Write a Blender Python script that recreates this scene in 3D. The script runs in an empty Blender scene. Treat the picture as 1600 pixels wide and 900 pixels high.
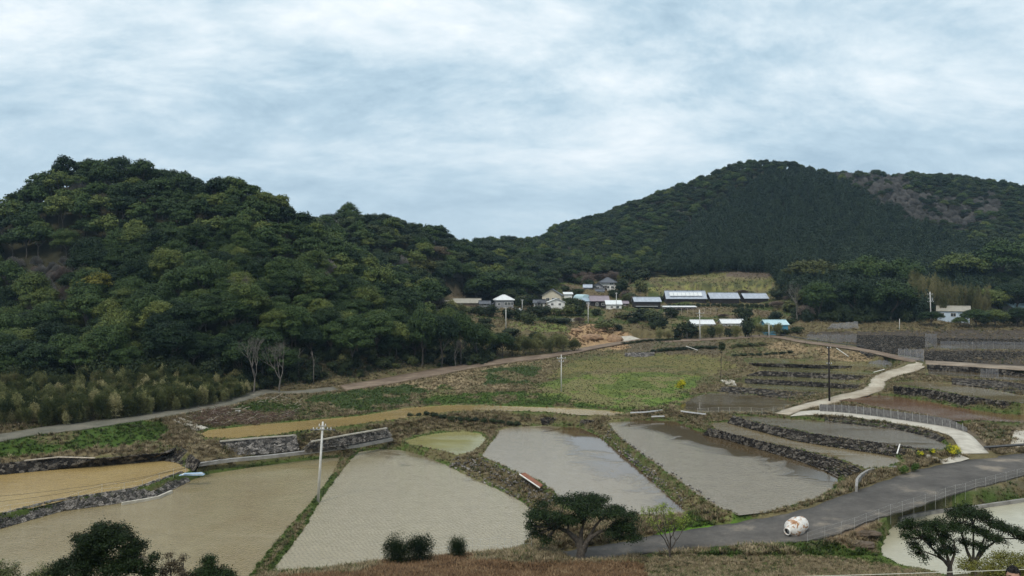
import bpy, bmesh, math, random
import numpy as np
from mathutils import Vector, Matrix
random.seed(7); rng = np.random.default_rng(7)
F, CZ = 1232.0, 28.0          # focal length in px of a 1600 px wide frame, eye height over the lowest paddies
scene = bpy.context.scene
COL = scene.collection

# ------------------------------------------------------------ small helpers
def W(px, py, R): return np.array([(px-800)*R, F*R, CZ-R*(py-450)])
def Uz(px, py, z):
    R = (CZ-z)/(py-450); return np.array([(px-800)*R, F*R, z])
def tag(o, label=None, cat=None, group=None, kind=None):
    if label: o['label'] = label
    if cat: o['category'] = cat
    if group: o['group'] = group
    if kind: o['kind'] = kind
    return o
def empty(name, loc, label, cat, group=None, rz=0.0):
    o = bpy.data.objects.new(name, None); COL.objects.link(o)
    o.location = loc; o.rotation_euler = (0, 0, rz); o.empty_display_size = .3
    return tag(o, label, cat, group)
def obj(name, me, parent=None, link=True):
    o = bpy.data.objects.new(name, me)
    if link: COL.objects.link(o)
    if parent is not None: o.parent = parent
    return o
def mesh_np(name, V, Fc, mat=None, smooth=False, mats=None, mi=None):
    V = np.asarray(V, np.float32); Fc = np.asarray(Fc, np.int32)
    me = bpy.data.meshes.new(name); n, k = Fc.shape
    me.vertices.add(len(V)); me.vertices.foreach_set('co', V.ravel())
    me.loops.add(n*k); me.loops.foreach_set('vertex_index', Fc.ravel())
    me.polygons.add(n); me.polygons.foreach_set('loop_start', np.arange(0, n*k, k, dtype=np.int32))
    me.polygons.foreach_set('loop_total', np.full(n, k, np.int32))
    for m in (mats or ([mat] if mat else [])): me.materials.append(m)
    if mi is not None: me.polygons.foreach_set('material_index', np.asarray(mi, np.int32))
    if smooth: me.polygons.foreach_set('use_smooth', np.ones(n, bool))
    me.update(calc_edges=True); return me
class MB:
    def __init__(s): s.v = []; s.f = []; s.m = []; s.mats = []
    def mat(s, m):
        if m not in s.mats: s.mats.append(m)
        return s.mats.index(m)
    def poly(s, pts, faces, m):
        b = len(s.v); k = s.mat(m)
        s.v += [tuple(map(float, p)) for p in pts]
        for f in faces: s.f.append(tuple(b+i for i in f)); s.m.append(k)
    def box(s, c, size, m, rz=0, M=None):
        hx, hy, hz = [q/2 for q in size]
        P = [Vector((x, y, z)) for z in (-hz, hz) for y in (-hy, hy) for x in (-hx, hx)]
        T = Matrix.Translation(Vector(c)) @ (M.to_4x4() if M is not None else Matrix.Rotation(rz, 4, 'Z'))
        s.poly([T @ p for p in P], [(0,2,3,1),(4,5,7,6),(0,1,5,4),(2,6,7,3),(0,4,6,2),(1,3,7,5)], m)
    def tube(s, pts, rad, m, n=6, caps=True):
        pts = [Vector(p) for p in pts]
        if not hasattr(rad, '__len__'): rad = [rad]*len(pts)
        rings = []; ref = Vector((0.31, 0.17, 1))
        for i, p in enumerate(pts):
            d = (pts[min(i+1, len(pts)-1)]-pts[max(i-1, 0)]).normalized()
            a = d.cross(ref)
            if a.length < .05: a = d.cross(Vector((1, 0, 0)))
            a.normalize(); b = d.cross(a)
            rings.append([p+(a*math.cos(2*math.pi*k/n)+b*math.sin(2*math.pi*k/n))*rad[i] for k in range(n)])
        P = [q for r in rings for q in r]; Fc = []
        for i in range(len(pts)-1):
            for k in range(n):
                k2 = (k+1) % n; Fc.append((i*n+k, i*n+k2, (i+1)*n+k2, (i+1)*n+k))
        if caps:
            Fc.append(tuple(range(n))[::-1]); Fc.append(tuple((len(pts)-1)*n+k for k in range(n)))
        s.poly(P, Fc, m)
    def cyl(s, c0, c1, r0, r1, m, n=12): s.tube([c0, c1], [r0, r1], m, n)
    def mesh(s, name, smooth=False):
        me = bpy.data.meshes.new(name); me.from_pydata(s.v, [], s.f)
        for m in s.mats: me.materials.append(m)
        me.polygons.foreach_set('material_index', s.m)
        if smooth: me.polygons.foreach_set('use_smooth', [True]*len(s.f))
        me.update(); return me
    def build(s, name, parent=None, smooth=False): return obj(name, s.mesh(name, smooth), parent)

# ------------------------------------------------------------ materials
def nodes(name):
    m = bpy.data.materials.new(name); m.use_nodes = True
    nt = m.node_tree; b = nt.nodes['Principled BSDF']; return m, nt, b
def N(nt, t, **kw):
    n = nt.nodes.new(t)
    for k, v in kw.items():
        if hasattr(n, k): setattr(n, k, v)
        else: n.inputs[k.replace('_', ' ')].default_value = v
    return n
def ramp(nt, src, stops):
    r = nt.nodes.new('ShaderNodeValToRGB'); e = r.color_ramp.elements
    while len(e) < len(stops): e.new(.5)
    for i, (p, c) in enumerate(stops):
        e[i].position = p; e[i].color = (*c, 1) if len(c) == 3 else c
    nt.links.new(src, r.inputs[0]); return r
def mixc(nt, fac, a, b, mode='MIX'):
    n = nt.nodes.new('ShaderNodeMix'); n.data_type = 'RGBA'; n.blend_type = mode
    for s, v in ((0, fac), (6, a), (7, b)):
        if isinstance(v, bpy.types.NodeSocket): nt.links.new(v, n.inputs[s])
        else: n.inputs[s].default_value = (*v, 1) if isinstance(v, tuple) and len(v) == 3 else v
    return n.outputs[2]
def noise(nt, scale, detail=4, rough=.55, vec=None, dist=0):
    n = nt.nodes.new('ShaderNodeTexNoise'); n.inputs['Scale'].default_value = scale
    n.inputs['Detail'].default_value = detail; n.inputs['Roughness'].default_value = rough
    n.inputs['Distortion'].default_value = dist
    if vec is not None: nt.links.new(vec, n.inputs['Vector'])
    return n
def worldpos(nt): return nt.nodes.new('ShaderNodeNewGeometry').outputs['Position']
def objpos(nt): return nt.nodes.new('ShaderNodeTexCoord').outputs['Object']
def bump(nt, b, h, strength, dist):
    bp = nt.nodes.new('ShaderNodeBump'); bp.inputs['Strength'].default_value = strength
    bp.inputs['Distance'].default_value = dist
    nt.links.new(h, bp.inputs['Height']); nt.links.new(bp.outputs[0], b.inputs['Normal']); return bp
def plain(name, c1, c2=None, scale=3.0, rough=.8, metal=0, spec=.3, bmp=.2, bd=.02, detail=5):
    m, nt, b = nodes(name)
    n = noise(nt, scale, detail, .65, objpos(nt))
    c2 = c2 or tuple(x*.65 for x in c1)
    r = ramp(nt, n.outputs[0], [(.32, c2), (.66, c1)])
    nt.links.new(r.outputs[0], b.inputs['Base Color'])
    b.inputs['Roughness'].default_value = rough; b.inputs['Metallic'].default_value = metal
    b.inputs['Specular IOR Level'].default_value = spec
    if bmp: bump(nt, b, n.outputs[0], bmp, bd)
    return m
LK = .88
def leafmat(name, dark, light, third=None, rough=.55):
    m, nt, b = nodes(name)
    oi = nt.nodes.new('ShaderNodeObjectInfo')
    n = noise(nt, .35, 3, .6, worldpos(nt)); n2 = noise(nt, 3.5, 2, .5, worldpos(nt))
    a = nt.nodes.new('ShaderNodeMath'); a.operation = 'MULTIPLY_ADD'; a.inputs[1].default_value = .55
    nt.links.new(oi.outputs['Random'], a.inputs[0])
    k = nt.nodes.new('ShaderNodeMath'); k.operation = 'MULTIPLY'; k.inputs[1].default_value = .45
    nt.links.new(n.outputs[0], k.inputs[0]); nt.links.new(k.outputs[0], a.inputs[2])
    st = [(.15, dark), (.75, light)]
    if third: st = [(.2, dark), (.6, light), (.82, third)]
    st = [(p_, tuple(q_*LK for q_ in c_)) for p_, c_ in st]; r = ramp(nt, a.outputs[0], st)
    v = ramp(nt, n2.outputs[0], [(.3, (.6, .6, .6)), (.7, (1.35, 1.35, 1.35))])
    nt.links.new(mixc(nt, 1.0, r.outputs[0], v.outputs[0], 'MULTIPLY'), b.inputs['Base Color'])
    b.inputs['Roughness'].default_value = rough; b.inputs['Specular IOR Level'].default_value = .12
    return m
M = {}
M['leaf'] = leafmat('leaf_evergreen', (.011, .026, .011), (.056, .092, .025), (.145, .168, .042))
M['leaf_near'] = leafmat('leaf_near', (.009, .018, .006), (.022, .04, .01))
M['leaf_cedar'] = leafmat('leaf_cedar', (.018, .034, .02), (.038, .06, .03))
M['leaf_yellow'] = leafmat('leaf_yellow', (.12, .12, .02), (.2, .17, .03))
M['leaf_bamboo'] = leafmat('leaf_bamboo', (.09, .105, .04), (.26, .26, .11), (.5, .44, .24))
M['leaf_hedge'] = leafmat('leaf_hedge', (.016, .026, .012), (.035, .05, .018))
M['leaf_shrub'] = leafmat('leaf_shrub', (.035, .05, .02), (.09, .105, .035), (.15, .14, .06))
M['leaf_fresh'] = leafmat('leaf_fresh', (.13, .19, .025), (.26, .32, .06))
M['grass'] = leafmat('grass_green', (.035, .07, .012), (.08, .13, .025), (.15, .17, .05))
M['straw'] = leafmat('grass_dry', (.11, .085, .045), (.26, .205, .12), (.38, .31, .2))
M['rusty'] = leafmat('grass_rusty', (.08, .045, .022), (.17, .1, .05), (.25, .18, .1))
M['flower'] = leafmat('flower_yellow', (.55, .5, .02), (.8, .72, .03))
M['white_flower'] = leafmat('flower_white', (.5, .52, .45), (.75, .75, .7))
M['bark'] = plain('bark', (.12, .1, .08), (.04, .035, .03), 4, .9)
M['palebark'] = plain('bark_pale', (.19, .17, .15), (.09, .08, .07), 3, .9)
M['twig'] = plain('twig', (.2, .165, .15), (.1, .08, .075), 2, .9)
M['stone'] = None
def stonemat(name, cols):
    m, nt, b = nodes(name)
    v = nt.nodes.new('ShaderNodeTexVoronoi'); v.inputs['Scale'].default_value = 1.9
    nt.links.new(worldpos(nt), v.inputs['Vector'])
    n = noise(nt, 5, 4, .7, worldpos(nt))
    sp = nt.nodes.new('ShaderNodeSeparateColor'); nt.links.new(v.outputs['Color'], sp.inputs[0])
    r = ramp(nt, sp.outputs[0], [(0, cols[0]), (.5, cols[1]), (1, cols[2])])
    r2 = ramp(nt, n.outputs[0], [(.3, (.45, .45, .45)), (.7, (1.3, 1.3, 1.3))])
    nt.links.new(mixc(nt, 1.0, r.outputs[0], r2.outputs[0], 'MULTIPLY'), b.inputs['Base Color'])
    b.inputs['Roughness'].default_value = .9; b.inputs['Specular IOR Level'].default_value = .2
    bump(nt, b, n.outputs[0], .5, .06); return m
M['stone'] = stonemat('stone_dark', [(.012, .010, .009), (.034, .029, .024), (.17, .15, .125)])
M['stone_black'] = stonemat('stone_black', [(.012, .011, .01), (.034, .029, .023), (.12, .105, .085)])
M['clod'] = plain('clod', (.12, .09, .065), (.06, .045, .03), 2, .95, bmp=.5, bd=.1)
M['stone_lt'] = stonemat('stone_grey', [(.05, .047, .043), (.13, .12, .11), (.33, .3, .27)])
M['concrete'] = plain('concrete', (.5, .47, .4), (.33, .3, .25), .8, .9, bmp=.1)
M['concrete_grey'] = plain('concrete_grey', (.3, .29, .27), (.17, .16, .15), .9, .9)
M['pole'] = plain('pole_concrete', (.62, .61, .58), (.48, .47, .44), 2, .8)
M['woodpole'] = plain('pole_wood', (.03, .025, .022), (.015, .013, .012), 2, .9)
M['iron'] = plain('iron', (.09, .09, .09), (.05, .05, .05), 8, .6)
M['steel'] = plain('steel', (.42, .42, .42), (.3, .3, .3), 8, .5, metal=.3)
M['wire'] = plain('wire', (.5, .5, .48), (.35, .35, .33), 2, .6)
M['cable'] = plain('cable', (.03, .03, .03), (.02, .02, .02), 2, .6)
M['white'] = plain('white_paint', (.78, .77, .73), (.6, .58, .54), 1.2, .6)
M['ceramic'] = plain('ceramic', (.75, .75, .75), (.6, .6, .6), 2, .3)
M['glass'] = plain('window_glass', (.04, .05, .06), (.03, .035, .04), 1, .12, spec=.6, bmp=0)
M['cream'] = plain('cream_plaster', (.55, .49, .38), (.45, .4, .3), .5, .9)
M['greywall'] = plain('grey_boards', (.3, .3, .31), (.2, .2, .21), 1.4, .9)
M['darkwall'] = plain('dark_boards', (.035, .03, .03), (.02, .018, .018), 1.2, .9)
M['brownwall'] = plain('brown_boards', (.2, .15, .11), (.1, .075, .055), 1.2, .9)
M['bluewall'] = plain('blue_sheet_wall', (.08, .27, .38), (.06, .2, .3), 1, .6)
M['skywall'] = plain('pale_blue_wall', (.5, .58, .66), (.4, .48, .56), 1, .8)
def roofmat(name, c1, c2, rib=3.0, rough=.5, metal=.0):
    m, nt, b = nodes(name); op = objpos(nt)
    w = nt.nodes.new('ShaderNodeTexWave'); w.inputs['Scale'].default_value = rib; w.bands_direction = 'X'
    nt.links.new(op, w.inputs['Vector'])
    n = noise(nt, .9, 5, .65, op)
    r = ramp(nt, n.outputs[0], [(.3, c2), (.68, c1)])
    d = ramp(nt, w.outputs[0], [(0, (.7, .7, .7)), (.35, (1, 1, 1))])
    nt.links.new(mixc(nt, 1.0, r.outputs[0], d.outputs[0], 'MULTIPLY'), b.inputs['Base Color'])
    b.inputs['Roughness'].default_value = rough; b.inputs['Metallic'].default_value = metal
    bump(nt, b, w.outputs[0], .6, .04); return m
M['roof_metal'] = roofmat('roof_metal', (.45, .5, .57), (.28, .31, .36), 1.5, .45)
M['roof_white'] = roofmat('roof_white', (.78, .8, .8), (.6, .62, .62), 1.5, .5)
M['roof_tile'] = roofmat('roof_tile', (.1, .11, .13), (.05, .055, .065), 2.5, .5)
M['roof_mauve'] = roofmat('roof_mauve', (.3, .25, .28), (.2, .17, .19), 1.5, .6)
M['roof_beige'] = roofmat('roof_beige', (.36, .34, .28), (.25, .23, .19), 1.5, .7)
M['roof_cyan'] = roofmat('roof_cyan', (.5, .68, .72), (.38, .52, .56), 1.5, .5)
M['roof_blue'] = roofmat('roof_blue', (.32, .42, .5), (.2, .28, .34), 1.5, .5)
M['blue_sheet'] = roofmat('blue_corrugated', (.45, .6, .75), (.3, .42, .55), 6, .5)
M['red_sheet'] = roofmat('red_rust_sheet', (.3, .11, .05), (.18, .07, .035), 5, .8)
M['pipe'] = plain('pipe', (.6, .6, .6), (.45, .45, .45), 2, .5)
M['soil'] = plain('soil_heap', (.34, .22, .13), (.16, .1, .06), 1.5, .95, bmp=.6, bd=.15)
M['brush'] = plain('brushwood', (.16, .1, .075), (.05, .03, .025), 1.0, .95)
M['palewood'] = plain('dead_wood', (.5, .45, .37), (.3, .25, .2), 2, .9)
M['skin'] = plain('skin', (.42, .25, .17), (.38, .22, .15), 8, .5, bmp=0)
M['hair'] = plain('hair', (.012, .01, .009), (.008, .007, .006), 20, .5)
M['jacket'] = plain('jacket', (.05, .06, .09), (.03, .04, .06), 6, .9)
M['rope'] = plain('rope', (.62, .6, .52), (.45, .43, .36), 20, .8)
def netmat(name, col, cell, alpha):
    m, nt, b = nodes(name)
    b.inputs['Base Color'].default_value = (*col, 1); b.inputs['Roughness'].default_value = .8
    tr = nt.nodes.new('ShaderNodeBsdfTransparent'); mx = nt.nodes.new('ShaderNodeMixShader')
    n = noise(nt, cell, 3, .7, worldpos(nt))
    r = ramp(nt, n.outputs[0], [(.35, (alpha*.6,)*3), (.65, (min(1, alpha*1.3),)*3)])
    nt.links.new(r.outputs[0], mx.inputs[0]); nt.links.new(tr.outputs[0], mx.inputs[1]); nt.links.new(b.outputs[0], mx.inputs[2])
    nt.links.new(mx.outputs[0], nt.nodes['Material Output'].inputs[0]); return m
M['net'] = netmat('grey_net', (.2, .2, .21), 1.2, .42)

# drum: white paint with rust patches
m, nt, b = nodes('drum_paint'); op = objpos(nt)
n = noise(nt, 1.1, 6, .7, op, 1.2); n3 = noise(nt, 7, 5, .7, op)
r = ramp(nt, n.outputs[0], [(.50, (.72, .7, .66)), (.56, (.42, .22, .1)), (.68, (.18, .07, .03))])
r2 = ramp(nt, n3.outputs[0], [(.3, (.75, .75, .75)), (.6, (1, 1, 1))])
nt.links.new(mixc(nt, 1.0, r.outputs[0], r2.outputs[0], 'MULTIPLY'), b.inputs['Base Color']); b.inputs['Roughness'].default_value = .6
M['drum'] = m
M['rust'] = plain('rust', (.2, .09, .04), (.07, .03, .02), 5, .9)

# water of the paddies
def watermat(name, mud, mud2, ripple=.5, calm=(.4, .6), rdir=0.2, refl=1.0, refl_line=None, rows=None):
    m, nt, b = nodes(name); wp = worldpos(nt)
    n = noise(nt, .05, 3, .5, wp, .6)
    r = ramp(nt, n.outputs[0], [(.3, mud2), (.7, mud)])
    if refl_line:   # dark reflection painted into the water colour on one side of a noise-frayed line
        (ax_, ay_, nx_, ny_) = refl_line
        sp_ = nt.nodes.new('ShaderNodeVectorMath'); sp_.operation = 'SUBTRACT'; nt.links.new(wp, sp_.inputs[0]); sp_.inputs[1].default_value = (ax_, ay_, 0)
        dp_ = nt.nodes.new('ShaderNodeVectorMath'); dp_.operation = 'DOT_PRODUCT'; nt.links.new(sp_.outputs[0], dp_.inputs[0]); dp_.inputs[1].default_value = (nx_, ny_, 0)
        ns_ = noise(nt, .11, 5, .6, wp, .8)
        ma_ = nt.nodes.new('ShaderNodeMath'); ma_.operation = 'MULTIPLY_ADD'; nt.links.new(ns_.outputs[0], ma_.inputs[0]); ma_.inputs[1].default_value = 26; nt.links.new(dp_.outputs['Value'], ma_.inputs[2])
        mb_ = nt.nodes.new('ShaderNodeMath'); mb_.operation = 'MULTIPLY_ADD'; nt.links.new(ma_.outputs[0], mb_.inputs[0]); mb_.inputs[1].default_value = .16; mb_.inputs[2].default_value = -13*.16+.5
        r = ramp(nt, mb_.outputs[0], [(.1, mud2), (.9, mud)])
    n5 = noise(nt, .5, 5, .7, wp)
    r5 = ramp(nt, n5.outputs[0], [(.3, (.92,)*3), (.7, (1.06,)*3)])
    wc = mixc(nt, 1.0, r.outputs[0], r5.outputs[0], 'MULTIPLY')
    if rows:    # tilled mud rows with sparse seedlings just under the surface
        rmap = nt.nodes.new('ShaderNodeMapping'); rmap.inputs['Rotation'].default_value = (0, 0, rows[0]); nt.links.new(wp, rmap.inputs[0])
        wv = nt.nodes.new('ShaderNodeTexWave'); wv.inputs['Scale'].default_value = rows[1]; wv.inputs['Distortion'].default_value = 9; wv.inputs['Detail'].default_value = 3; wv.inputs['Detail Scale'].default_value = .35; wv.inputs['Detail Roughness'].default_value = .6
        nt.links.new(rmap.outputs[0], wv.inputs['Vector']); rw_ = ramp(nt, wv.outputs[0], [(.1, (1-rows[2],)*3), (.8, (1+rows[2]*.6,)*3)])
        n8 = noise(nt, 7, 3, .8, wp); r8 = ramp(nt, n8.outputs[0], [(.35, (.82,)*3), (.6, (1.06,)*3)])
        wc = mixc(nt, 1.0, wc, rw_.outputs[0], 'MULTIPLY'); wc = mixc(nt, 1.0, wc, r8.outputs[0], 'MULTIPLY')
    nt.links.new(wc, b.inputs['Base Color'])
    mp = nt.nodes.new('ShaderNodeMapping'); mp.inputs['Rotation'].default_value = (0, 0, rdir); mp.inputs['Scale'].default_value = (.7, 1.7, 1)
    nt.links.new(wp, mp.inputs[0])
    rp = noise(nt, 2.3, 3, .65, mp.outputs[0], .5)
    cm = nt.nodes.new('ShaderNodeMapping'); cm.inputs['Rotation'].default_value = (0, 0, rdir*.6); cm.inputs['Scale'].default_value = (.5, 1.5, 1)
    nt.links.new(wp, cm.inputs[0])
    c = noise(nt, .035, 3, .6, cm.outputs[0], 1.4)
    cr = ramp(nt, c.outputs[0], [(calm[0], (.04,)*3), (calm[1], (1,)*3)])
    h = nt.nodes.new('ShaderNodeMath'); h.operation = 'MULTIPLY'
    nt.links.new(rp.outputs[0], h.inputs[0]); nt.links.new(cr.outputs[0], h.inputs[1])
    if refl_line:
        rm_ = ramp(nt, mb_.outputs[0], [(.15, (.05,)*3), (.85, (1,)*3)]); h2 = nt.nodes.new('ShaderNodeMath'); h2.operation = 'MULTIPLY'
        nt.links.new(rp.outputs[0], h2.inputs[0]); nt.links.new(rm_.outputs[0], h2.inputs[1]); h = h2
    bump(nt, b, h.outputs[0], ripple, .1)
    b.inputs['Roughness'].default_value = .07; b.inputs['IOR'].default_value = 1.5
    b.inputs['Specular IOR Level'].default_value = .5*refl
    return m
M['w_orange'] = watermat('water_ochre', (.4, .29, .12), (.33, .225, .085), .6, (.25, .45), rows=(.2, .8, .06))
M['w_tan'] = watermat('water_tan', (.29, .245, .14), (.22, .165, .08), 1.2, (.3, .5), rows=(.35, .75, .09))
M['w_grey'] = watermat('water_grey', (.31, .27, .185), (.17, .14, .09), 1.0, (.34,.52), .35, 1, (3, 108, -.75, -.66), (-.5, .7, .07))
M['w_brown'] = watermat('water_brown', (.13, .1, .055), (.085, .062, .033), .4, (.42, .56))
M['w_olive'] = watermat('water_olive', (.16, .145, .065), (.11, .105, .045), .4)
M['w_red'] = watermat('water_red', (.16, .085, .045), (.12, .07, .04), .25)
M['w_pale'] = watermat('water_pale', (.42, .4, .3), (.35, .32, .22), .4)
# ------------------------------------------------------------ layout: fields, roads, hills
# each flooded field: outline (unprojected on its own level), water level, material, label
PAD = [
 ('P1', 1.2, 'w_orange', [(-140,752),(0,742),(60,735),(140,728),(255,719),(275,722),(298,735),(268,745),(230,760),(170,770),(100,781),(0,805),(-140,842)], 'ochre flooded paddy at the left edge below the dark retaining wall'),
 ('P2', 0.0, 'w_tan', [(-140,862),(0,825),(95,797),(190,785),(245,776),(292,752),(330,740),(400,729),(470,720),(533,714),(520,740),(492,778),(465,808),(430,850),(385,905),(300,930),(0,950),(-140,950)], 'tan flooded paddy left of the tall concrete pole'),
 ('P3', -0.1, 'w_grey', [(562,706),(590,702),(625,703),(662,712),(700,728),(740,748),(785,768),(818,785),(832,800),(834,818),(828,845),(800,862),(700,872),(600,882),(500,890),(424,893),(452,858),(480,818),(508,770),(535,735),(550,716)], 'large grey green paddy to the right of the tall concrete pole'),
 ('P4', 1.0, 'w_olive2', [(632,689),(660,681),(690,676),(725,674),(750,677),(760,685),(752,697),(738,707),(715,711),(690,704),(660,698),(640,694)], 'small triangular paddy between two curved banks'),
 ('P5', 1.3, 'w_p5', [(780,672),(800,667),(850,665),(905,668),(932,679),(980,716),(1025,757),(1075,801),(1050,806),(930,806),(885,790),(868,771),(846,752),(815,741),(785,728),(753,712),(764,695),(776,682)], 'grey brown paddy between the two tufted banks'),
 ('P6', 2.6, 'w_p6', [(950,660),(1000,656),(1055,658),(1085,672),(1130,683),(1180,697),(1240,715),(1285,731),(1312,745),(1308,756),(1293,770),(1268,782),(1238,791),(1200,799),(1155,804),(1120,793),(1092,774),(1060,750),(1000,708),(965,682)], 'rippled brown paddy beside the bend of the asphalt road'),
 ('P7', 3.6, 'w_brownlt', [(1108,661),(1135,659),(1180,672),(1240,688),(1300,698),(1340,704),(1398,713),(1408,721),(1385,730),(1352,733),(1325,722),(1290,712),(1240,700),(1200,692),(1150,680),(1118,670)], 'long beige paddy wedged between two dark stone walls'),
 ('P8', 4.4, 'w_brown', [(1150,649),(1195,651),(1240,654),(1300,659),(1350,664),(1400,670),(1440,679),(1470,689),(1482,698),(1470,703),(1430,703),(1390,697),(1340,688),(1280,679),(1220,668),(1180,660)], 'brown paddy above the long stone wall and below the concrete lane'),
 ('P9', 4.0, 'w_brown', [(1060,635),(1085,619),(1110,614),(1150,615),(1190,618),(1235,626),(1250,630),(1228,639),(1190,646),(1120,645),(1065,641)], 'dark glossy paddy below the junction of pale lanes'),
 ('P10', 5.8, 'w_red', [(1312,626),(1340,620),(1370,617),(1400,619),(1450,627),(1500,637),(1560,646),(1660,652),(1660,664),(1540,658),(1500,658),(1450,650),(1400,641),(1345,632)], 'reddish brown paddy behind the ribbed grey fence'),
 ('P11', 7.6, 'w_brownlt', [(1402,596),(1450,596),(1500,601),(1550,608),(1600,618),(1680,624),(1680,638),(1600,631),(1550,625),(1500,616),(1450,607),(1410,601)], 'pinkish brown paddy at the right edge above the rocky bank'),
 ('P12', 8.2, 'w_brown', [(1450,577),(1530,581),(1600,588),(1680,594),(1680,602),(1600,596),(1520,590),(1450,586)], 'narrow dull paddy below the straight dirt track on the right'),
 ('Q', 3.4, 'w_orange2', [(310,679),(325,672),(400,664),(480,657),(560,650),(640,637),(700,633),(780,634),(880,637),(950,641),(980,645),(960,649),(900,648),(850,643),(790,642),(720,642),(660,650),(600,658),(540,666),(470,674),(420,681),(370,685),(325,685)], 'long narrow ochre paddy curving across the middle of the valley'),
 ('T3', 4.9, 'w_olive', [(1165,599),(1230,602),(1300,606),(1345,611),(1330,616),(1280,613),(1220,609),(1170,605)], 'lowest of the thin olive paddies stepping up left of the pale lane'),
 ('T2', 5.8, 'w_olive', [(1165,587),(1230,588.5),(1300,592),(1350,597),(1352,601),(1290,597.5),(1220,593.5),(1165,591)], 'middle one of the thin olive paddies left of the pale lane'),
 ('T1', 6.8, 'w_olive', [(1190,573),(1260,575),(1330,579),(1372,583),(1370,587),(1300,584.5),(1230,581),(1190,579)], 'upper thin olive paddy left of the pale lane'),
 ('T0', 7.7, 'w_olive', [(1165,560),(1230,562),(1300,566),(1385,568),(1405,573),(1390,575),(1300,571),(1220,567.5),(1170,566)], 'topmost thin olive paddy under the dry grass slope'),
 ('P13', 1.2, 'w_pale', [(1376,856),(1388,828),(1412,806),(1460,799),(1520,793),(1600,781),(1720,768),(1720,930),(1530,915),(1455,893),(1405,882),(1380,869)], 'pale flooded pond paddy in the lower right corner'),
 ('P14', 11.0, 'w_brown', [(1455,537),(1530,537),(1600,538),(1700,540),(1700,549),(1600,547),(1530,546),(1460,545)], 'far brown paddy at the foot of the dark forest on the right'),
]
M['w_olive2'] = watermat('water_green', (.3, .28, .12), (.22, .2, .08), .3)
M['w_orange2'] = watermat('water_ochre_deep', (.36, .26, .11), (.28, .2, .085), .35)
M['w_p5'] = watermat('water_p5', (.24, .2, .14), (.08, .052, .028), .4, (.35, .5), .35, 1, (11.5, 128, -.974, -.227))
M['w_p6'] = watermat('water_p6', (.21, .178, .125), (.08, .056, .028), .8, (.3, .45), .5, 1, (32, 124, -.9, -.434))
M['w_greybrown'] = watermat('water_grey_brown', (.19, .15, .1), (.13, .095, .055), .5, (.40, .52), 0.35)
M['w_brownlt'] = watermat('water_light_brown', (.2, .155, .085), (.14, .105, .055), .3)
# roads: name, material, [(upper px,py, lower px,py, z)], label
ROADS = [
 ('asphalt_road', 'asphalt', [(880,862,900,880,.9),(940,853,955,874,1.0),(1000,841,1015,864,1.1),(1070,829,1095,856,1.5),(1140,818,1175,850,1.9),(1200,808,1250,846,2.3),(1260,795,1310,832,2.7),(1320,774,1375,808,3.0),(1380,752,1440,789,3.1),(1440,733,1500,769,3.2),(1510,719,1560,753,3.3),(1600,709,1650,732,3.6),(1720,700,1760,712,3.9)], 'grey asphalt road curving past the rusty drum'),
 ('concrete_lane', 'concrete', [(1503,709,1545,708,3.9),(1495,694,1530,692,4.3),(1486,682,1516,679,4.6),(1468,675,1492,668,4.8),(1440,668,1450,662,4.95),(1400,661,1403,655,5),(1350,654,1352,648,5),(1300,649,1302,643,5),(1268,648,1275,641,5),(1235,650,1250,643,4.9)], 'pale concrete lane curving down beside the ribbed fence'),
 ('dirt_lane', 'lane', [(1208,646,1235,648,4.8),(1245,634,1262,638,5.0),(1285,624,1305,630,5.4),(1320,615,1342,621,5.9),(1345,609,1375,611,6.3),(1358,601,1382,602,6.8),(1362,592,1384,595,7.2),(1375,584,1402,587,7.7),(1397,576,1425,581,8.2),(1412,569,1442,575,8.7),(1420,563,1446,569,9.1)], 'pale dirt lane winding up between the terraced paddies'),
 ('upper_lane', 'lane', [(1426,566,1440,560,9.2),(1400,561,1408,555,9.5),(1350,549,1354,543.5,10.2),(1300,541.5,1302,537,10.8),(1250,535,1252,531,11.2),(1205,527,1207,523,11.7),(1150,529,1150,525.5,11.3),(1100,532,1100,528,11.0),(1050,534,1050,530,10.6),(1000,534,1000,529,10.0),(950,541,944,536,9.2),(900,551,890,546,8.3),(850,560,840,554,7.5),(800,566,790,559,6.9),(740,575,728,567,6.3),(690,585,675,577,5.9),(640,594,625,586,5.6),(590,603,575,595,5.3),(540,610,530,602,5.1)], 'brown earth track running along the foot of the forest'),
 ('side_track', 'track', [(1446,562,1446,569,9.3),(1500,566,1500,572,9.4),(1560,570,1560,576,9.5),(1620,573,1620,580,9.6),(1720,578,1720,586,9.7)], 'straight beige earth track on the right between stone banks'),
 ('gravel_track', 'gravel', [(-150,703,-150,719,4.8),(0,678,0,690,5.0),(60,668,60,679,5.1),(120,660,120,672,5.2),(180,652,182,663,5.2),(240,640,246,653,5.2),(290,632,300,644,5.2),(350,621,362,633,5.1),(400,608,415,616,5.0),(450,611,455,616,4.9),(520,604,530,610,5.1)], 'grey gravel track below the bamboo thicket'),
]
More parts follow.
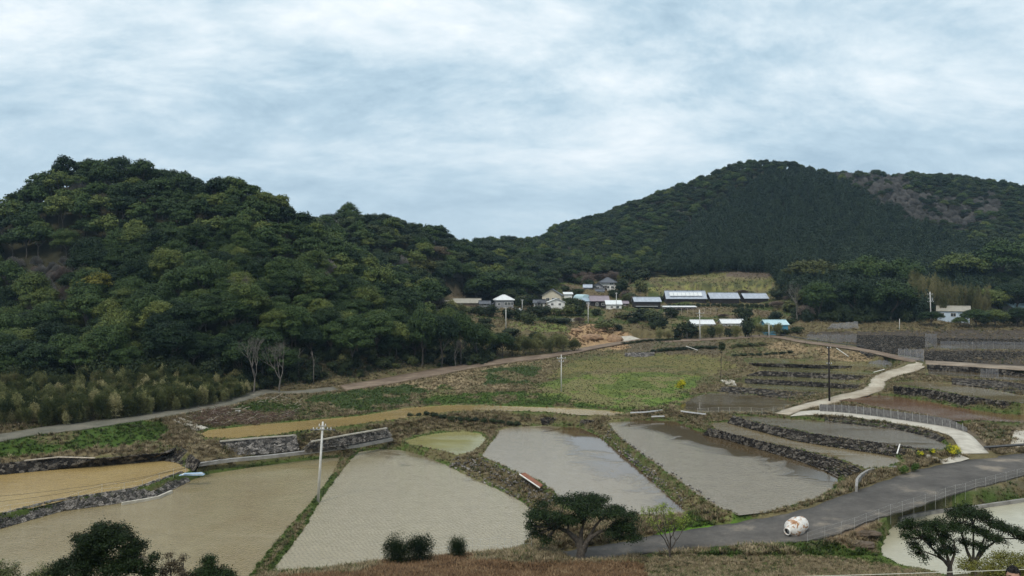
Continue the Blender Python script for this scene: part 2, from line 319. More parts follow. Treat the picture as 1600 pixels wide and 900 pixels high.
def gravelmat(name, c1, c2, c3, sc=.25):
    m, nt, b = nodes(name); wp = worldpos(nt)
    a = noise(nt, sc, 5, .6, wp); g = noise(nt, 9, 3, .8, wp); k = noise(nt, 1.3, 4, .7, wp)
    r = ramp(nt, a.outputs[0], [(.32, c1), (.55, c2), (.72, c3)])
    r2 = ramp(nt, g.outputs[0], [(.3, (.72,)*3), (.7, (1.2,)*3)]); r3 = ramp(nt, k.outputs[0], [(.3, (.82,)*3), (.7, (1.1,)*3)])
    c = mixc(nt, 1.0, r.outputs[0], r2.outputs[0], 'MULTIPLY'); c = mixc(nt, 1.0, c, r3.outputs[0], 'MULTIPLY')
    nt.links.new(c, b.inputs['Base Color']); b.inputs['Roughness'].default_value = .95; b.inputs['Specular IOR Level'].default_value = .15
    bump(nt, b, g.outputs[0], .4, .03); return m
M['asphalt'] = gravelmat('asphalt', (.075, .07, .064), (.115, .106, .096), (.27, .23, .18), .2)
M['lane'] = gravelmat('lane_dirt', (.27, .22, .16), (.42, .37, .29), (.5, .46, .37))
M['track'] = gravelmat('track_earth', (.17, .135, .1), (.28, .225, .17), (.36, .3, .23))
M['gravel'] = gravelmat('track_gravel', (.1, .1, .075), (.15, .14, .11), (.2, .18, .14))
M['earth'] = gravelmat('earth_track', (.13, .095, .07), (.2, .15, .11), (.28, .22, .16))

def hill(px, py, R, h=8.5): return [(px-800)*R, F*R, CZ-R*(py-450)-h]
CP = []
for a in [(-400,400,.2),(-150,345,.21),(0,325,.21),(30,318,.21),(60,290,.215),(90,258,.22),(125,250,.225),(170,250,.225),(215,250,.22),(265,265,.22),(300,287,.215),(345,281,.21),(400,293,.21),(440,320,.21),(475,345,.215),
 (-150,420,.18),(0,420,.18),(60,400,.185),(100,350,.193),(200,345,.193),(300,360,.188),(400,370,.188),(460,380,.195),(100,430,.17),(250,425,.167),(400,430,.167),(500,420,.185),(560,415,.20),(620,445,.205),(655,480,.205),
 (-200,500,.155),(0,495,.155),(100,490,.152),(250,470,.152),(400,470,.155),(520,480,.165),(600,490,.175),(650,510,.185),
 (470,336,.285),(550,328,.285),(600,332,.29),(650,346,.30),(700,357,.32),(750,370,.35),(790,374,.38),(830,375,.42),
 (550,372,.262),(650,390,.272),(720,410,.285),(620,420,.25),(780,400,.33),
 (880,361,.45),(950,336,.47),(1000,312,.48),(1060,287,.49),(1110,267,.50),(1150,251,.50),(1190,244,.50),(1240,249,.5),(1280,262,.5),(1330,262,.51),(1380,266,.52),(1450,269,.52),(1520,276,.52),(1600,284,.5),(1750,300,.5),(2000,330,.5),
 (1190,325,.44),(1000,365,.41),(1100,365,.39),(1300,350,.41),(1450,345,.42),(1600,350,.42),(1750,350,.42),(900,390,.385),
 (1060,398,.352),(1200,395,.348),(1350,400,.335),(1480,405,.335),(1600,395,.36),(1750,395,.36)]:
    CP.append(hill(*a))
for (px, py, R) in [(70,290,.215),(215,250,.22),(400,292,.21)]: CP.append([(px-800)*(R+.035), F*(R+.035), 42])
for px in (700, 900, 1000, 1200, 1400, 1600, 1900): CP.append([(px-800)*.62, F*.62, 60])
for px in (500, 600, 700): CP.append([(px-800)*.36, F*.36, 36])
for px in (-600, 0, 800, 1600, 2200): CP.append([(px-800)*1.0, F*1.0, 40]); 
for (px, py, R) in [(787,479,.252),(787,479,.275),(729,477,.265),(729,477,.285),(692,475,.268),(811,489,.245),(864,475,.26),(864,475,.29),(845,476,.262),(888,465,.268),(888,465,.28),(951,453,.30),(951,453,.32),(935,452,.294),(919,452,.29),(911,470,.27),(937,479,.262),(937,477,.28),(960,483,.257),(1012,482,.262),(1012,480,.285),(1045,474,.275),(1100,474,.275),(1073,472,.30),(1133,475,.275),(1133,473,.30),(1182,474,.275),(1182,472,.30),(1214,520,.2225),(1214,519,.24),(1099,509,.232),(1146,508,.232),(1502,500,.243),(1502,499,.27),(1600,486,.26),(1050,493,.25),(1120,492,.25),(1060,483,.262),(1150,484,.262),(1200,484,.262),(750,493,.246),(830,492,.246)]: CP.append(list(W(px, py, R)))
CP += [[-250,-30,30],[250,-30,30],[0,-30,29.5],[-400,100,20],[-300,60,10],[300,60,12],[350,130,16],[-600,300,60],[700,300,40],[900,600,60],[-700,800,60],[0,-300,40],[-900,-100,30],[900,-100,30]]
for (px, py, R) in [(700,425,.335),(1060,430,.335),(1130,426,.335),(1200,428,.328),(1240,436,.315),(1480,436,.31),(1600,430,.32),
 (1010,453,.29),(1100,453,.29),(1200,453,.29),(1020,441,.305),(1100,440,.307),(1200,438,.31),(1300,470,.262),(1400,465,.265),
 (1250,500,.235),(1350,507,.232),(1450,510,.228),(1550,510,.228),(1620,510,.228),(1500,492,.25),(1600,488,.26),(1720,505,.23),
 (680,482,.255),(730,476,.27),(790,481,.25),(868,480,.26),(940,484,.262),(940,455,.30),(870,438,.315),(960,483,.262),(1010,477,.262),(1075,469,.275),(1180,469,.275),(1100,484,.255),(1180,488,.25),(1060,500,.24),(1150,505,.235),(820,498,.24),(880,506,.233),(950,522,.222),(1000,515,.228),(760,510,.215),(700,520,.20),(850,520,.215),(900,497,.243),(1215,517,.223),(1260,515,.225),
 (-200,640,.115),(0,640,.116),(0,662,.105),(200,640,.122),(0,605,.13),(200,590,.137),(340,600,.14),(385,606,.142),(480,600,.152),(560,590,.159),(650,573,.172),(740,558,.187),(850,543,.203),
 (420,635,.128),(520,628,.135),(640,615,.145),(740,600,.155),(800,590,.163),(880,600,.155),(900,570,.178),(900,625,.138),(1000,625,.138),(1000,600,.155),(1000,578,.172),(1000,556,.198),(1100,560,.192),(1080,590,.163),(1060,615,.143),(1030,640,.127),(1130,545,.2),(1130,600,.155),(1150,575,.172),(950,552,.2),
 (1210,540,.199),(1300,552,.184),(1360,560,.175),(1240,552,.19),
 (1330,530,.208),(1440,545,.187),(1440,522,.214),(1600,524,.213),(1600,530,.205),(1520,531,.204),(1380,525,.21),
 (300,700,.0985),(150,705,.0965),(0,718,.094),(-150,738,.09),(60,700,.0965),
 (1570,670,.1052),(1600,690,.1005),(1560,700,.097),(1660,690,.1),
 (1420,803,.0783),(1390,815,.0757),(1330,840,.0695),(1290,855,.067),(1360,858,.066),
 (440,903,.0630),(520,892,.0622),(600,882,.0622),(700,877,.0625),(800,868,.063),(860,868,.063),(900,880,.0625),(1000,872,.0625),(1100,862,.0642),(1200,856,.066),(1300,868,.0635),(1400,889,.0615),
 (450,915,.057),(600,900,.0565),(700,900,.0565),(850,900,.057),(1000,899,.057),(1200,898,.057),(1350,899,.057),(1450,900,.052),(1500,895,.0455),(1560,890,.042),(1650,885,.040),(1540,905,.05),
 (900,823,.0697),(1060,815,.0722),(1100,812,.0722)]:
    CP.append(list(W(px, py, R)))
for x in (-60, -30, 0, 30, 60):
    CP += [[x, 52, 7.2], [x, 42, 10.8], [x, 30, 15.2], [x, 18, 19.6], [x, 11, 22.3], [x, 4, 25], [x, 0, 26.2], [x, -10, 27]]
for k in (-20, -32, -45): CP += [[k, 60, 2.5]]
def edgepts(P, step=4.0):
    out = []
    for i in range(len(P)):
        a, b = P[i], P[(i+1) % len(P)]; L = np.linalg.norm(b-a); n = max(1, int(L/step))
        for k in range(n): out.append(a+(b-a)*k/n)
    return out
PW = {}
for nm, z, mt, pts, lb in PAD:
    P = np.array([Uz(px, py, z) for px, py in pts]); PW[nm] = P
    CP += [list(p) for p in edgepts(P)]
RW = {}
for nm, mt, sec, lb in ROADS:
    A = np.array([Uz(a, b, z) for a, b, c, d, z in sec]); B = np.array([Uz(c, d, z) for a, b, c, d, z in sec])
    # resample smoothly
    def sm(A, n=6):
        out = []
        for i in range(len(A)-1):
            p0, p1, p2, p3 = A[max(i-1, 0)], A[i], A[i+1], A[min(i+2, len(A)-1)]
            for k in range(n):
                t = k/n; out.append(.5*((2*p1)+(-p0+p2)*t+(2*p0-5*p1+4*p2-p3)*t*t+(-p0+3*p1-3*p2+p3)*t**3))
        out.append(A[-1]); return np.array(out)
    A, B = sm(A), sm(B); RW[nm] = (A, B)
    CP += [list(p) for p in A[::3]]+[list(p) for p in B[::3]]
CP = np.array(CP)
# drop near duplicates
keep = []
for i, p in enumerate(CP):
    if all(np.hypot(*(CP[j, :2]-p[:2])) > .7 for j in keep): keep.append(i)
CP = CP[keep]
D = np.sqrt(((CP[:, None, :2]-CP[None, :, :2])**2).sum(-1)); n = len(CP)
A_ = np.zeros((n+3, n+3)); A_[:n, :n] = -D+np.eye(n)*.15; A_[:n, n] = 1; A_[:n, n+1:] = CP[:, :2]/100; A_[n, :n] = 1; A_[n+1:, :n] = CP[:, :2].T/100
sol = np.linalg.solve(A_, np.r_[CP[:, 2], 0, 0, 0])
def rbf(x, y):
    out = np.empty(len(x), np.float32); c = CP[:, :2].astype(np.float32); w = sol[:n].astype(np.float32)
    for i in range(0, len(x), 20000):
        xx, yy = x[i:i+20000].astype(np.float32), y[i:i+20000].astype(np.float32)
        d2 = (xx[:, None]-c[None, :, 0])**2; d2 += (yy[:, None]-c[None, :, 1])**2
        np.sqrt(d2, out=d2); out[i:i+20000] = -(d2 @ w)
    return out+sol[n]+sol[n+1]*x/100+sol[n+2]*y/100
def vnoise(x, y, s, seed=0):
    x = x*s+seed*17.3; y = y*s+seed*9.1
    xi, yi = np.floor(x), np.floor(y); fx, fy = x-xi, y-yi; fx = fx*fx*(3-2*fx); fy = fy*fy*(3-2*fy)
    def h(a, b): v = np.sin(a*127.1+b*311.7+seed*3.7)*43758.5453; return v-np.floor(v)
    return (h(xi, yi)*(1-fx)+h(xi+1, yi)*fx)*(1-fy)+(h(xi, yi+1)*(1-fx)+h(xi+1, yi+1)*fx)*fy
def fbm(x, y, s, o=4, seed=0): return sum(vnoise(x, y, s*2**k, seed+k)*.5**k for k in range(o))/(2-2*.5**o)
def inside(P, x, y):
    c = np.zeros(len(x), bool)
    for i in range(len(P)):
        (x0, y0), (x1, y1) = P[i-1][:2], P[i][:2]
        if y0 == y1: continue
        c ^= ((y0 > y) != (y1 > y)) & (x < (x1-x0)*(y-y0)/(y1-y0)+x0)
    return c
def edist(P, x, y, closed=True):
    d = np.full(len(x), 1e9)
    for i in range(0 if closed else 1, len(P)):
        a, b = P[i-1][:2], P[i][:2]; ab = b-a; L = (ab**2).sum()+1e-9
        t = np.clip(((x-a[0])*ab[0]+(y-a[1])*ab[1])/L, 0, 1)
        d = np.minimum(d, np.hypot(x-a[0]-t*ab[0], y-a[1]-t*ab[1]))
    return d
ys = np.r_[-60:40:4, 40:64:1.0, 64:112:.28, 112:150:.36, 150:230:.6, 230:330:1.0, 330:740:3.2, 740:1201:30]
ss = np.r_[-1.6:-1:.2, -1:-.62:.02, -.62:.62:.00125, .62:1:.02, 1:1.61:.2]
YY, SS = np.meshgrid(ys, ss, indexing='ij'); XX = SS*(YY+70)
gx, gy = XX.ravel(), YY.ravel()
H = rbf(gx, gy)
rough_amt = np.clip((gy-40)/40, 0, 1)
H0 = H + (fbm(gx, gy, .35, 4, 1)-.5)*.55*rough_amt + (fbm(gx, gy, .05, 3, 5)-.5)*np.clip((gy-260)/100, 0, 1)*3
H = H0.copy(); FLAT = np.zeros(len(gx), np.float32); BND = np.zeros(len(gx), np.float32)
def sms(t): t = np.clip(t, 0, 1); return t*t*(3-2*t)
order = sorted(PAD, key=lambda p: p[1])
SD = {}
for nm, z, mt, pts, lb in order:
    P = PW[nm]; bb = (gx > P[:, 0].min()-2.5) & (gx < P[:, 0].max()+2.5) & (gy > P[:, 1].min()-2.5) & (gy < P[:, 1].max()+2.5)
    ix = np.where(bb)[0]; x, y = gx[ix], gy[ix]; d = edist(P, x, y); ins = inside(P, x, y)
    wob = (fbm(x, y, .8, 3, 2)-.5)*.5; sd = np.where(ins, -d, d)+wob; SD[nm] = (ix, sd)
    w = 1-sms((sd)/1.1); rim = z+.28*np.sin(np.pi*np.clip(sd/1.0, 0, 1))+(fbm(x, y, 2, 2, 3)-.5)*.15
    H[ix] = np.where(sd > 0, H[ix]*(1-w)+rim*w, H[ix]); BND[ix] = np.maximum(BND[ix], np.where(sd > -.2, 1-sms(sd/1.6), 0))
for nm, (A, B) in RW.items():
    P = np.vstack([A, B[::-1]]); C = (A+B)/2
    bb = (gx > P[:, 0].min()-3) & (gx < P[:, 0].max()+3) & (gy > P[:, 1].min()-3) & (gy < P[:, 1].max()+3)
    ix = np.where(bb)[0]; x, y = gx[ix], gy[ix]; d = edist(P, x, y); ins = inside(P, x, y); sd = np.where(ins, -d, d)
    near = np.where(sd < 1.6)[0]; zc = np.zeros(len(ix))
    for i in range(0, len(near), 20000):
        k = near[i:i+20000]; dd = (x[k][:, None]-C[None, :, 0])**2+(y[k][:, None]-C[None, :, 1])**2
        w_ = 1/(dd+.05)**3; zc[k] = (w_*C[None, :, 2]).sum(1)/w_.sum(1)
    w = np.where(sd < 1.6, 1-sms((sd-.15)/1.3), 0)
    H[ix] = H[ix]*(1-w)+(zc-.1)*w; FLAT[ix] = np.maximum(FLAT[ix], w); RW[nm] = (A, B)
for nm, z, mt, pts, lb in order:
    ix, sd = SD[nm]; H[ix] = np.where(sd <= 0, np.minimum(z-.02, z-.35*sms(-sd/.6)-.03), H[ix])
HG = H.reshape(YY.shape)
def ground(x, y):
    x = np.atleast_1d(np.asarray(x, float)); y = np.atleast_1d(np.asarray(y, float))
    s = x/(y+70); i = np.clip(np.searchsorted(ys, y)-1, 0, len(ys)-2); j = np.clip(np.searchsorted(ss, s)-1, 0, len(ss)-2)
    ty = np.clip((y-ys[i])/(ys[i+1]-ys[i]), 0, 1); ts = np.clip((s-ss[j])/(ss[j+1]-ss[j]), 0, 1)
    return (HG[i, j]*(1-ts)+HG[i, j+1]*ts)*(1-ty)+(HG[i+1, j]*(1-ts)+HG[i+1, j+1]*ts)*ty
RS = np.r_[.03:.3:.0004, .3:.6:.002]
def G(px, py, R=None):
    """ground point seen at a pixel, or the ground under that column at distance R"""
    if R is None:
        x = (px-800)*RS; y = F*RS; g = ground(x, y); ray = CZ-RS*(py-450)
        k = np.where(ray <= g)[0]; R = RS[k[0]] if len(k) else .25
    x, y = (px-800)*R, F*R
    return Vector((x, y, float(ground(x, y)[0])))

# albedo of the ground by zone
PX = gx/np.maximum(gy, 1)*F+800; PY = 450-(H0-CZ)/np.maximum(gy, 1)*F; RR = gy/F
jx = PX+(fbm(gx, gy, .5, 3, 11)-.5)*26; jy = PY+(fbm(gx, gy, .5, 3, 12)-.5)*8
colr = np.tile(np.array([.135, .112, .06]), (len(gx), 1))
def zone(poly, c, soft=None):
    k = inside(np.array(poly, float), jx, jy) & (gy > 20) & (gy < 430); colr[k] = c
GREEN, DGREEN, OLIVE, STRAW = (.06, .1, .022), (.045, .065, .025), (.16, .15, .055), (.29, .225, .14)
front_px = [-600, 0, 200, 385, 480, 560, 650, 678, 696, 760, 800, 850, 900, 1000, 1020, 1200, 1230, 1300, 1440, 1480, 1600, 2200]
front_R = [.13, .128, .135, .143, .153, .160, .174, .182, .278, .282, .275, .29, .33, .335, .335, .332, .27, .235, .235, .255, .262, .26]
def frontR(px): return np.interp(px, front_px, front_R)
colr[(RR > frontR(PX)-.002)] = (.04, .038, .022)
zone([(-100,700),(150,662),(230,650),(262,665),(250,690),(140,702),(0,714),(-100,722)], GREEN)
zone([(-100,722),(0,714),(140,702),(250,690),(300,680),(350,700),(320,728),(280,695),(150,716),(0,726)], (.2, .16, .095))
zone([(330,650),(380,632),(440,622),(560,608),(640,600),(720,604),(700,628),(560,645),(440,652)], DGREEN)
zone([(560,607),(650,590),(740,574),(830,560),(860,570),(780,612),(720,618),(640,602)], STRAW)
zone([(640,625),(700,600),(720,615),(860,612),(960,640),(700,632)], GREEN)
zone([(755,580),(800,568),(850,566),(830,600),(760,602)], DGREEN)
zone([(855,590),(880,568),(950,553),(1050,553),(1130,558),(1150,575),(1100,590),(1000,582),(900,590)], (.15, .135, .055))
zone([(900,581),(1000,574),(1120,582),(1100,588),(1000,580),(890,588)], (.1, .1, .04))
zone([(825,602),(900,588),(1000,581),(1100,589),(1080,605),(1050,642),(960,640),(830,615)], (.125, .155, .04))
zone([(960,620),(1040,605),(1092,592),(1080,615),(1045,645),(950,640)], (.12, .17, .04))
zone([(885,520),(930,500),(1000,528),(990,545),(900,548)], (.36, .24, .14))
zone([(800,500),(880,500),(890,520),(800,516)], (.14, .16, .05))
zone([(1210,533),(1360,550),(1370,566),(1250,560),(1190,556)], (.27, .2, .12))
zone([(1005,458),(1030,430),(1200,424),(1222,440),(1200,458)], (.13, .13, .052))
for (ya, yb, cc_) in ((449, 452, (.2, .19, .07)), (445, 448, (.07, .075, .035)), (439, 441, (.08, .085, .04)), (434, 437, (.17, .16, .07))): zone([(1010,ya),(1100,ya-2),(1210,ya+1),(1210,yb+1),(1100,yb-2),(1010,yb)], cc_)
zone([(1120,425),(1215,425),(1215,434),(1150,433)], (.13, .1, .08))
zone([(800,452),(830,440),(920,438),(920,452)], (.1, .13, .04))
zone([(1240,520),(1700,512),(1700,600),(1440,560)], (.075, .062, .052))
zone([(980,530),(1120,532),(1130,553),(980,552)], (.12, .1, .07))
zone([(1490,668),(1560,655),(1700,652),(1700,712),(1540,705),(1520,690)], (.15, .12, .09))
zone([(1265,835),(1380,800),(1415,803),(1375,858),(1395,882),(1265,860)], (.19, .135, .09))
zone([(1400,800),(1700,735),(1700,785),(1420,808)], (.13, .115, .075))
zone([(1000,850),(1075,800),(1175,798),(1190,812),(1100,828)], (.1, .19, .025))
zone([(930,872),(1250,846),(1390,868),(1460,885),(1250,872),(1100,870)], (.07, .1, .025))
zone([(1000,878),(1150,870),(1300,872),(1480,890),(1480,960),(900,960),(980,890)], (.125, .115, .05))
zone([(400,960),(440,892),(600,864),(900,858),(960,875),(1010,890),(1000,960)], (.17, .115, .07))
zone([(440,905),(470,885),(560,882),(600,880),(560,900)], (.1, .11, .035))
zone([(730,880),(760,855),(930,860),(1000,880),(900,886)], (.11, .115, .05))
near = gy < 55; colr[near] = (.12, .1, .045)
b3 = np.clip(BND, 0, 1)[:, None]
moss = np.where((fbm(gx, gy, .4, 3, 21) > .44)[:, None], np.array([.075, .115, .03]), np.array([.17, .14, .085]))
dark = np.where((gx > 22) & (gy > 112), 1, 0)[:, None]
moss = moss*(1-dark*.3)
fm = (RR < frontR(PX)-.002)[:, None]
moss = np.where(((PX < 590) & (RR < .105))[:, None], np.array([.075, .1, .028]), moss)
colr = np.where(fm, colr*(1-.75*b3)+moss*.75*b3, colr)
# mossy foot of the banks right at the water line
wl = np.zeros(len(gx))
for nm_, (ix, sd) in SD.items(): wl[ix] = np.maximum(wl[ix], np.exp(-((sd-.25)/.3)**2))
wl = (wl*(gy < 165)*.8)[:, None]; colr = colr*(1-wl)+np.array([.06, .095, .022])*wl
vil = ((RR > .232) & (RR < frontR(PX)+.002) & (PX > 690) & (PX < 1260) & ~inside(np.array([(1005,458),(1030,430),(1200,424),(1222,440),(1200,458)], float), jx, jy))
vn = fbm(gx, gy, .09, 3, 41)
colr[vil & (vn > .47)] = (.07, .085, .032); colr[vil & (vn < .36)] = (.15, .115, .075)
pn = fbm(gx, gy, .16, 5, 51); lum_ = colr.sum(1); k = (((pn > .53) & (RR > .12)) | (pn > .63)) & fm[:, 0] & (lum_ < .42) & (colr[:, 1] > colr[:, 0]*.9); colr[k] = colr[k]*.45+np.array([.2, .16, .09])*.55
k = (pn < .4) & fm[:, 0] & (colr[:, 0] > .1) & (RR > .1) & (RR < .21); colr[k] = colr[k]*.6+np.array([.06, .085, .03])*.4
vr = (.72+.56*fbm(gx, gy, .9, 4, 31))[:, None]; colr = colr*vr*.92
gm, nt, b = nodes('terrain'); at = nt.nodes.new('ShaderNodeAttribute'); at.attribute_name = 'Col'
wp = worldpos(nt); n1 = noise(nt, 6, 5, .7, wp); n2 = noise(nt, 1.2, 5, .7, wp)
r1 = ramp(nt, n1.outputs[0], [(.3, (.6,)*3), (.7, (1.35,)*3)]); r2 = ramp(nt, n2.outputs[0], [(.3, (.8, .76, .7)), (.7, (1.15, 1.18, 1.12))])
c = mixc(nt, 1.0, at.outputs['Color'], r1.outputs[0], 'MULTIPLY'); c = mixc(nt, 1.0, c, r2.outputs[0], 'MULTIPLY')
nt.links.new(c, b.inputs['Base Color']); b.inputs['Roughness'].default_value = .95; b.inputs['Specular IOR Level'].default_value = .1
bump(nt, b, n1.outputs[0], .6, .12)
nr, nc = YY.shape; idx = np.arange(nr*nc).reshape(nr, nc)
Fq = np.stack([idx[:-1, :-1], idx[:-1, 1:], idx[1:, 1:], idx[1:, :-1]], -1).reshape(-1, 4)
me = mesh_np('ground', np.stack([gx, gy, H], 1), Fq, gm, smooth=True)
ca = me.color_attributes.new('Col', 'FLOAT_COLOR', 'POINT'); ca.data.foreach_set('color', np.c_[colr, np.ones(len(colr))].astype(np.float32).ravel())
tag(obj('ground', me), 'earth and grass of the terraced valley and its hillsides', 'ground', kind='structure')

# water sheets
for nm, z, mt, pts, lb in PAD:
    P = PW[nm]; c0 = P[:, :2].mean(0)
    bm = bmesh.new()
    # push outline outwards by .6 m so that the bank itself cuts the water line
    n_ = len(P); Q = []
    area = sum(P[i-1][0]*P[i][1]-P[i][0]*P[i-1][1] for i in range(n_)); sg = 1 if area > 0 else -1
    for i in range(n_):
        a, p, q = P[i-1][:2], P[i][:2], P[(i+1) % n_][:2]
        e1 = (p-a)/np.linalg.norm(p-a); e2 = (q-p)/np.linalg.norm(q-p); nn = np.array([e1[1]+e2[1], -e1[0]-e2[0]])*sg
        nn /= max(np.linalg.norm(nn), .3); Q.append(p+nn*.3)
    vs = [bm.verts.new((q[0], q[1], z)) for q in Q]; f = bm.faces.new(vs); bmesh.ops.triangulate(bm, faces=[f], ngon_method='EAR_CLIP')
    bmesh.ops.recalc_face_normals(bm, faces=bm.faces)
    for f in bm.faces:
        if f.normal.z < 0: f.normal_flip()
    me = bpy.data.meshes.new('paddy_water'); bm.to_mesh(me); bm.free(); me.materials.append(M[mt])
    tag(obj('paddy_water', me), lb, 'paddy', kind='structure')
# road sheets
for nm, mt, sec, lb in ROADS:
    A, B = RW[nm]; k = 5; V = []
    for i in range(len(A)):
        for j in range(k):
            t = j/(k-1); p = A[i]*(1-t)+B[i]*t; crown = .04*math.sin(math.pi*t); jt = (random.random()-.5)*.55 if j in (0, k-1) and mt != 'concrete' else 0
            dirv = (B[i]-A[i])/max(np.linalg.norm(B[i]-A[i]), .1); p = p+dirv*jt; V.append((p[0], p[1], p[2]+crown+.02))
    # rims turned down so the sheet has an edge of some thickness
    Fc = [(i*k+j, i*k+j+1, (i+1)*k+j+1, (i+1)*k+j) for i in range(len(A)-1) for j in range(k-1)]
    me = mesh_np(nm, V, Fc, M['earth' if nm == 'upper_lane' else mt], smooth=True)
    if me.polygons[0].normal.z < 0: me.flip_normals()
    sp = obj(nm, me); tag(sp, lb, 'road', kind='structure')
    md = sp.modifiers.new('thick', 'SOLIDIFY'); md.thickness = .12; md.offset = -1
# ------------------------------------------------------------ vegetation meshes
def nrm(a): return a/np.maximum(np.linalg.norm(a, axis=1, keepdims=True), 1e-6)
def quads(C, Nn, size, asp=1.0, g=rng):
    """leaf quads at C facing Nn"""
    n = len(C); Nn = nrm(Nn); r = g.normal(size=(n, 3)); u = nrm(np.cross(Nn, r)); v = np.cross(Nn, u)
    s = (size*(.6+.8*g.random(n)))[:, None] if np.isscalar(size) else size[:, None]
    u = u*s*.5; v = v*s*.5*asp
    V = np.stack([C-u, C-v*.8+Nn*s*.08, C+u, C+v*.8+Nn*s*.08], 1).reshape(-1, 3)
    return V, np.arange(4*n).reshape(-1, 4)
def dirs(n, g, up=.0):
    d = nrm(g.normal(size=(n, 3))); k = (d[:, 2] < 0) & (g.random(n) < up); d[k, 2] *= -1; return d
def crown_mesh(name, seed, rx=4.3, rz=2.6, npad=20, nleaf=5200, ls=.34, mat=None, flat=.5, cz=0, fill=.15, padr=.36, skew=.0):
    g = np.random.default_rng(seed); pads = []
    for i in range(npad):
        t = (i+.5)/npad; r = rx*(1-padr*.8)*math.sqrt(t)*(0.8+.35*g.random()); a = i*2.39996+g.random()*.7
        dome = math.sqrt(max(0, 1-min(1, (r/rx))**2)); z = cz+rz*(dome-.45-(.35*g.random() if t > .55 else 0))*(.75+.5*g.random())
        pr = rx*padr*(.7+.6*g.random()); pads.append((r*math.cos(a)+skew*z, r*math.sin(a), z, pr, pr*flat*(.7+.6*g.random())))
    pads = np.array(pads); wt = pads[:, 3]**2; k = g.choice(npad, nleaf, p=wt/wt.sum())
    d = dirs(nleaf, g, .7); rad = g.random(nleaf)**.25
    lump = 1+.18*np.sin(d[:, 0]*7+k*1.3)*np.cos(d[:, 1]*6+k)+.1*g.normal(size=nleaf)
    C = pads[k, :3]+d*np.stack([pads[k, 3], pads[k, 3], pads[k, 4]], 1)*(rad*lump)[:, None]
    Nn = d*np.array([1, 1, 1.6])+g.normal(size=(nleaf, 3))*.55+np.array([0, 0, .35])
    V, Fc = quads(C, Nn, ls, g=g); return mesh_np(name, V, Fc, mat), pads
def trunk_mesh(name, seed, pads, h0, r0, mat, nl=5, n=6, lean=.0):
    g = random.Random(seed); mb = MB(); fork = -h0*.45
    mb.tube([(0, 0, -h0-1.2), (.1*r0, 0, -h0), (lean*.3+g.uniform(-.2, .2), g.uniform(-.2, .2), -h0*.72), (lean*.6, 0, fork)], [r0*1.5, r0*1.15, r0*.85, r0*.75], mat, n, False)
    ks = sorted(range(len(pads)), key=lambda i: g.random())[:nl]
    for k in ks:
        p = pads[k]; mid = ((p[0]+lean*.6)*.45+g.uniform(-.4, .4), p[1]*.45+g.uniform(-.4, .4), fork*.45+p[2]*.4)
        mb.tube([(lean*.6, 0, fork-.2), mid, (p[0]*.8, p[1]*.8, p[2]), (p[0], p[1], p[2]+p[4]*.4)], [r0*.6, r0*.38, r0*.2, r0*.07], mat, 5, False)
    return mb.mesh(name, True)
def cone_mesh(name, seed, h=9, r=2.1, nleaf=1300, ls=.5, mat=None, z0=1.2, wob=.25, power=1.0):
    g = np.random.default_rng(seed); t = g.random(nleaf)**.75; z = z0+(h-z0)*(1-t) if False else z0+(h-z0)*g.beta(1.0, 1.5, nleaf)
    f = (1-(z-z0)/(h-z0))**power; a = g.random(nleaf)*2*np.pi
    rr = r*f*(.55+.45*g.random(nleaf)**.5)*(1+wob*np.sin(a*5+z*2.1)+.15*np.sin(z*5))+.1
    C = np.stack([rr*np.cos(a), rr*np.sin(a), z-rr*.15], 1)
    Nn = np.stack([np.cos(a), np.sin(a), np.full(nleaf, .9)], 1)+g.normal(size=(nleaf, 3))*.45
    V, Fc = quads(C, Nn, ls, g=g); return mesh_np(name, V, Fc, mat)
def blob_mesh(name, seed, rx, rz, nleaf, ls, mat, nb=7, up=.75, asp=1.0, spiky=0):
    g = np.random.default_rng(seed); B = []
    for i in range(nb):
        a = g.random()*6.28; r = rx*.55*math.sqrt(g.random()); B.append((r*math.cos(a), r*math.sin(a), rz*(.35+.4*g.random()), rx*(.35+.25*g.random()), rz*(.35+.2*g.random())))
    B = np.array(B); k = g.integers(0, nb, nleaf); d = dirs(nleaf, g, up); rad = (g.random(nleaf)**.3)*(1+.12*g.normal(size=nleaf))
    C = B[k, :3]+d*np.stack([B[k, 3], B[k, 3], B[k, 4]], 1)*rad[:, None]; C[:, 2] = np.maximum(C[:, 2], -.05)
    if spiky: Nn = np.cross(d+np.array([0, 0, spiky]), g.normal(size=(nleaf, 3)))
    else: Nn = d+g.normal(size=(nleaf, 3))*.5+np.array([0, 0, .3])
    V, Fc = quads(C, Nn, ls, asp, g); return mesh_np(name, V, Fc, mat)
def tuft_mesh(name, seed, h, r, nb, wdt, mat, droop=.5):
    g = np.random.default_rng(seed); V = []; Fc = []
    for i in range(nb):
        a = g.random()*6.28; rr = r*.35*g.random(); b0 = np.array([rr*math.cos(a), rr*math.sin(a), -.04]); o = a+g.normal()*.6
        dr = np.array([math.cos(o), math.sin(o), 0]); hh = h*(.5+.6*g.random()); tip = b0+dr*r*(.3+droop*g.random())+np.array([0, 0, hh]); mid = (b0+tip)/2+np.array([0, 0, hh*.12])
        s = np.array([-dr[1], dr[0], 0])*wdt*.5; q = len(V)
        V += [b0-s, b0+s, mid+s*.9, mid-s*.9, tip+s*.25, tip-s*.25]; Fc += [(q, q+1, q+2, q+3), (q+3, q+2, q+4, q+5)]
    return mesh_np(name, V, Fc, mat)
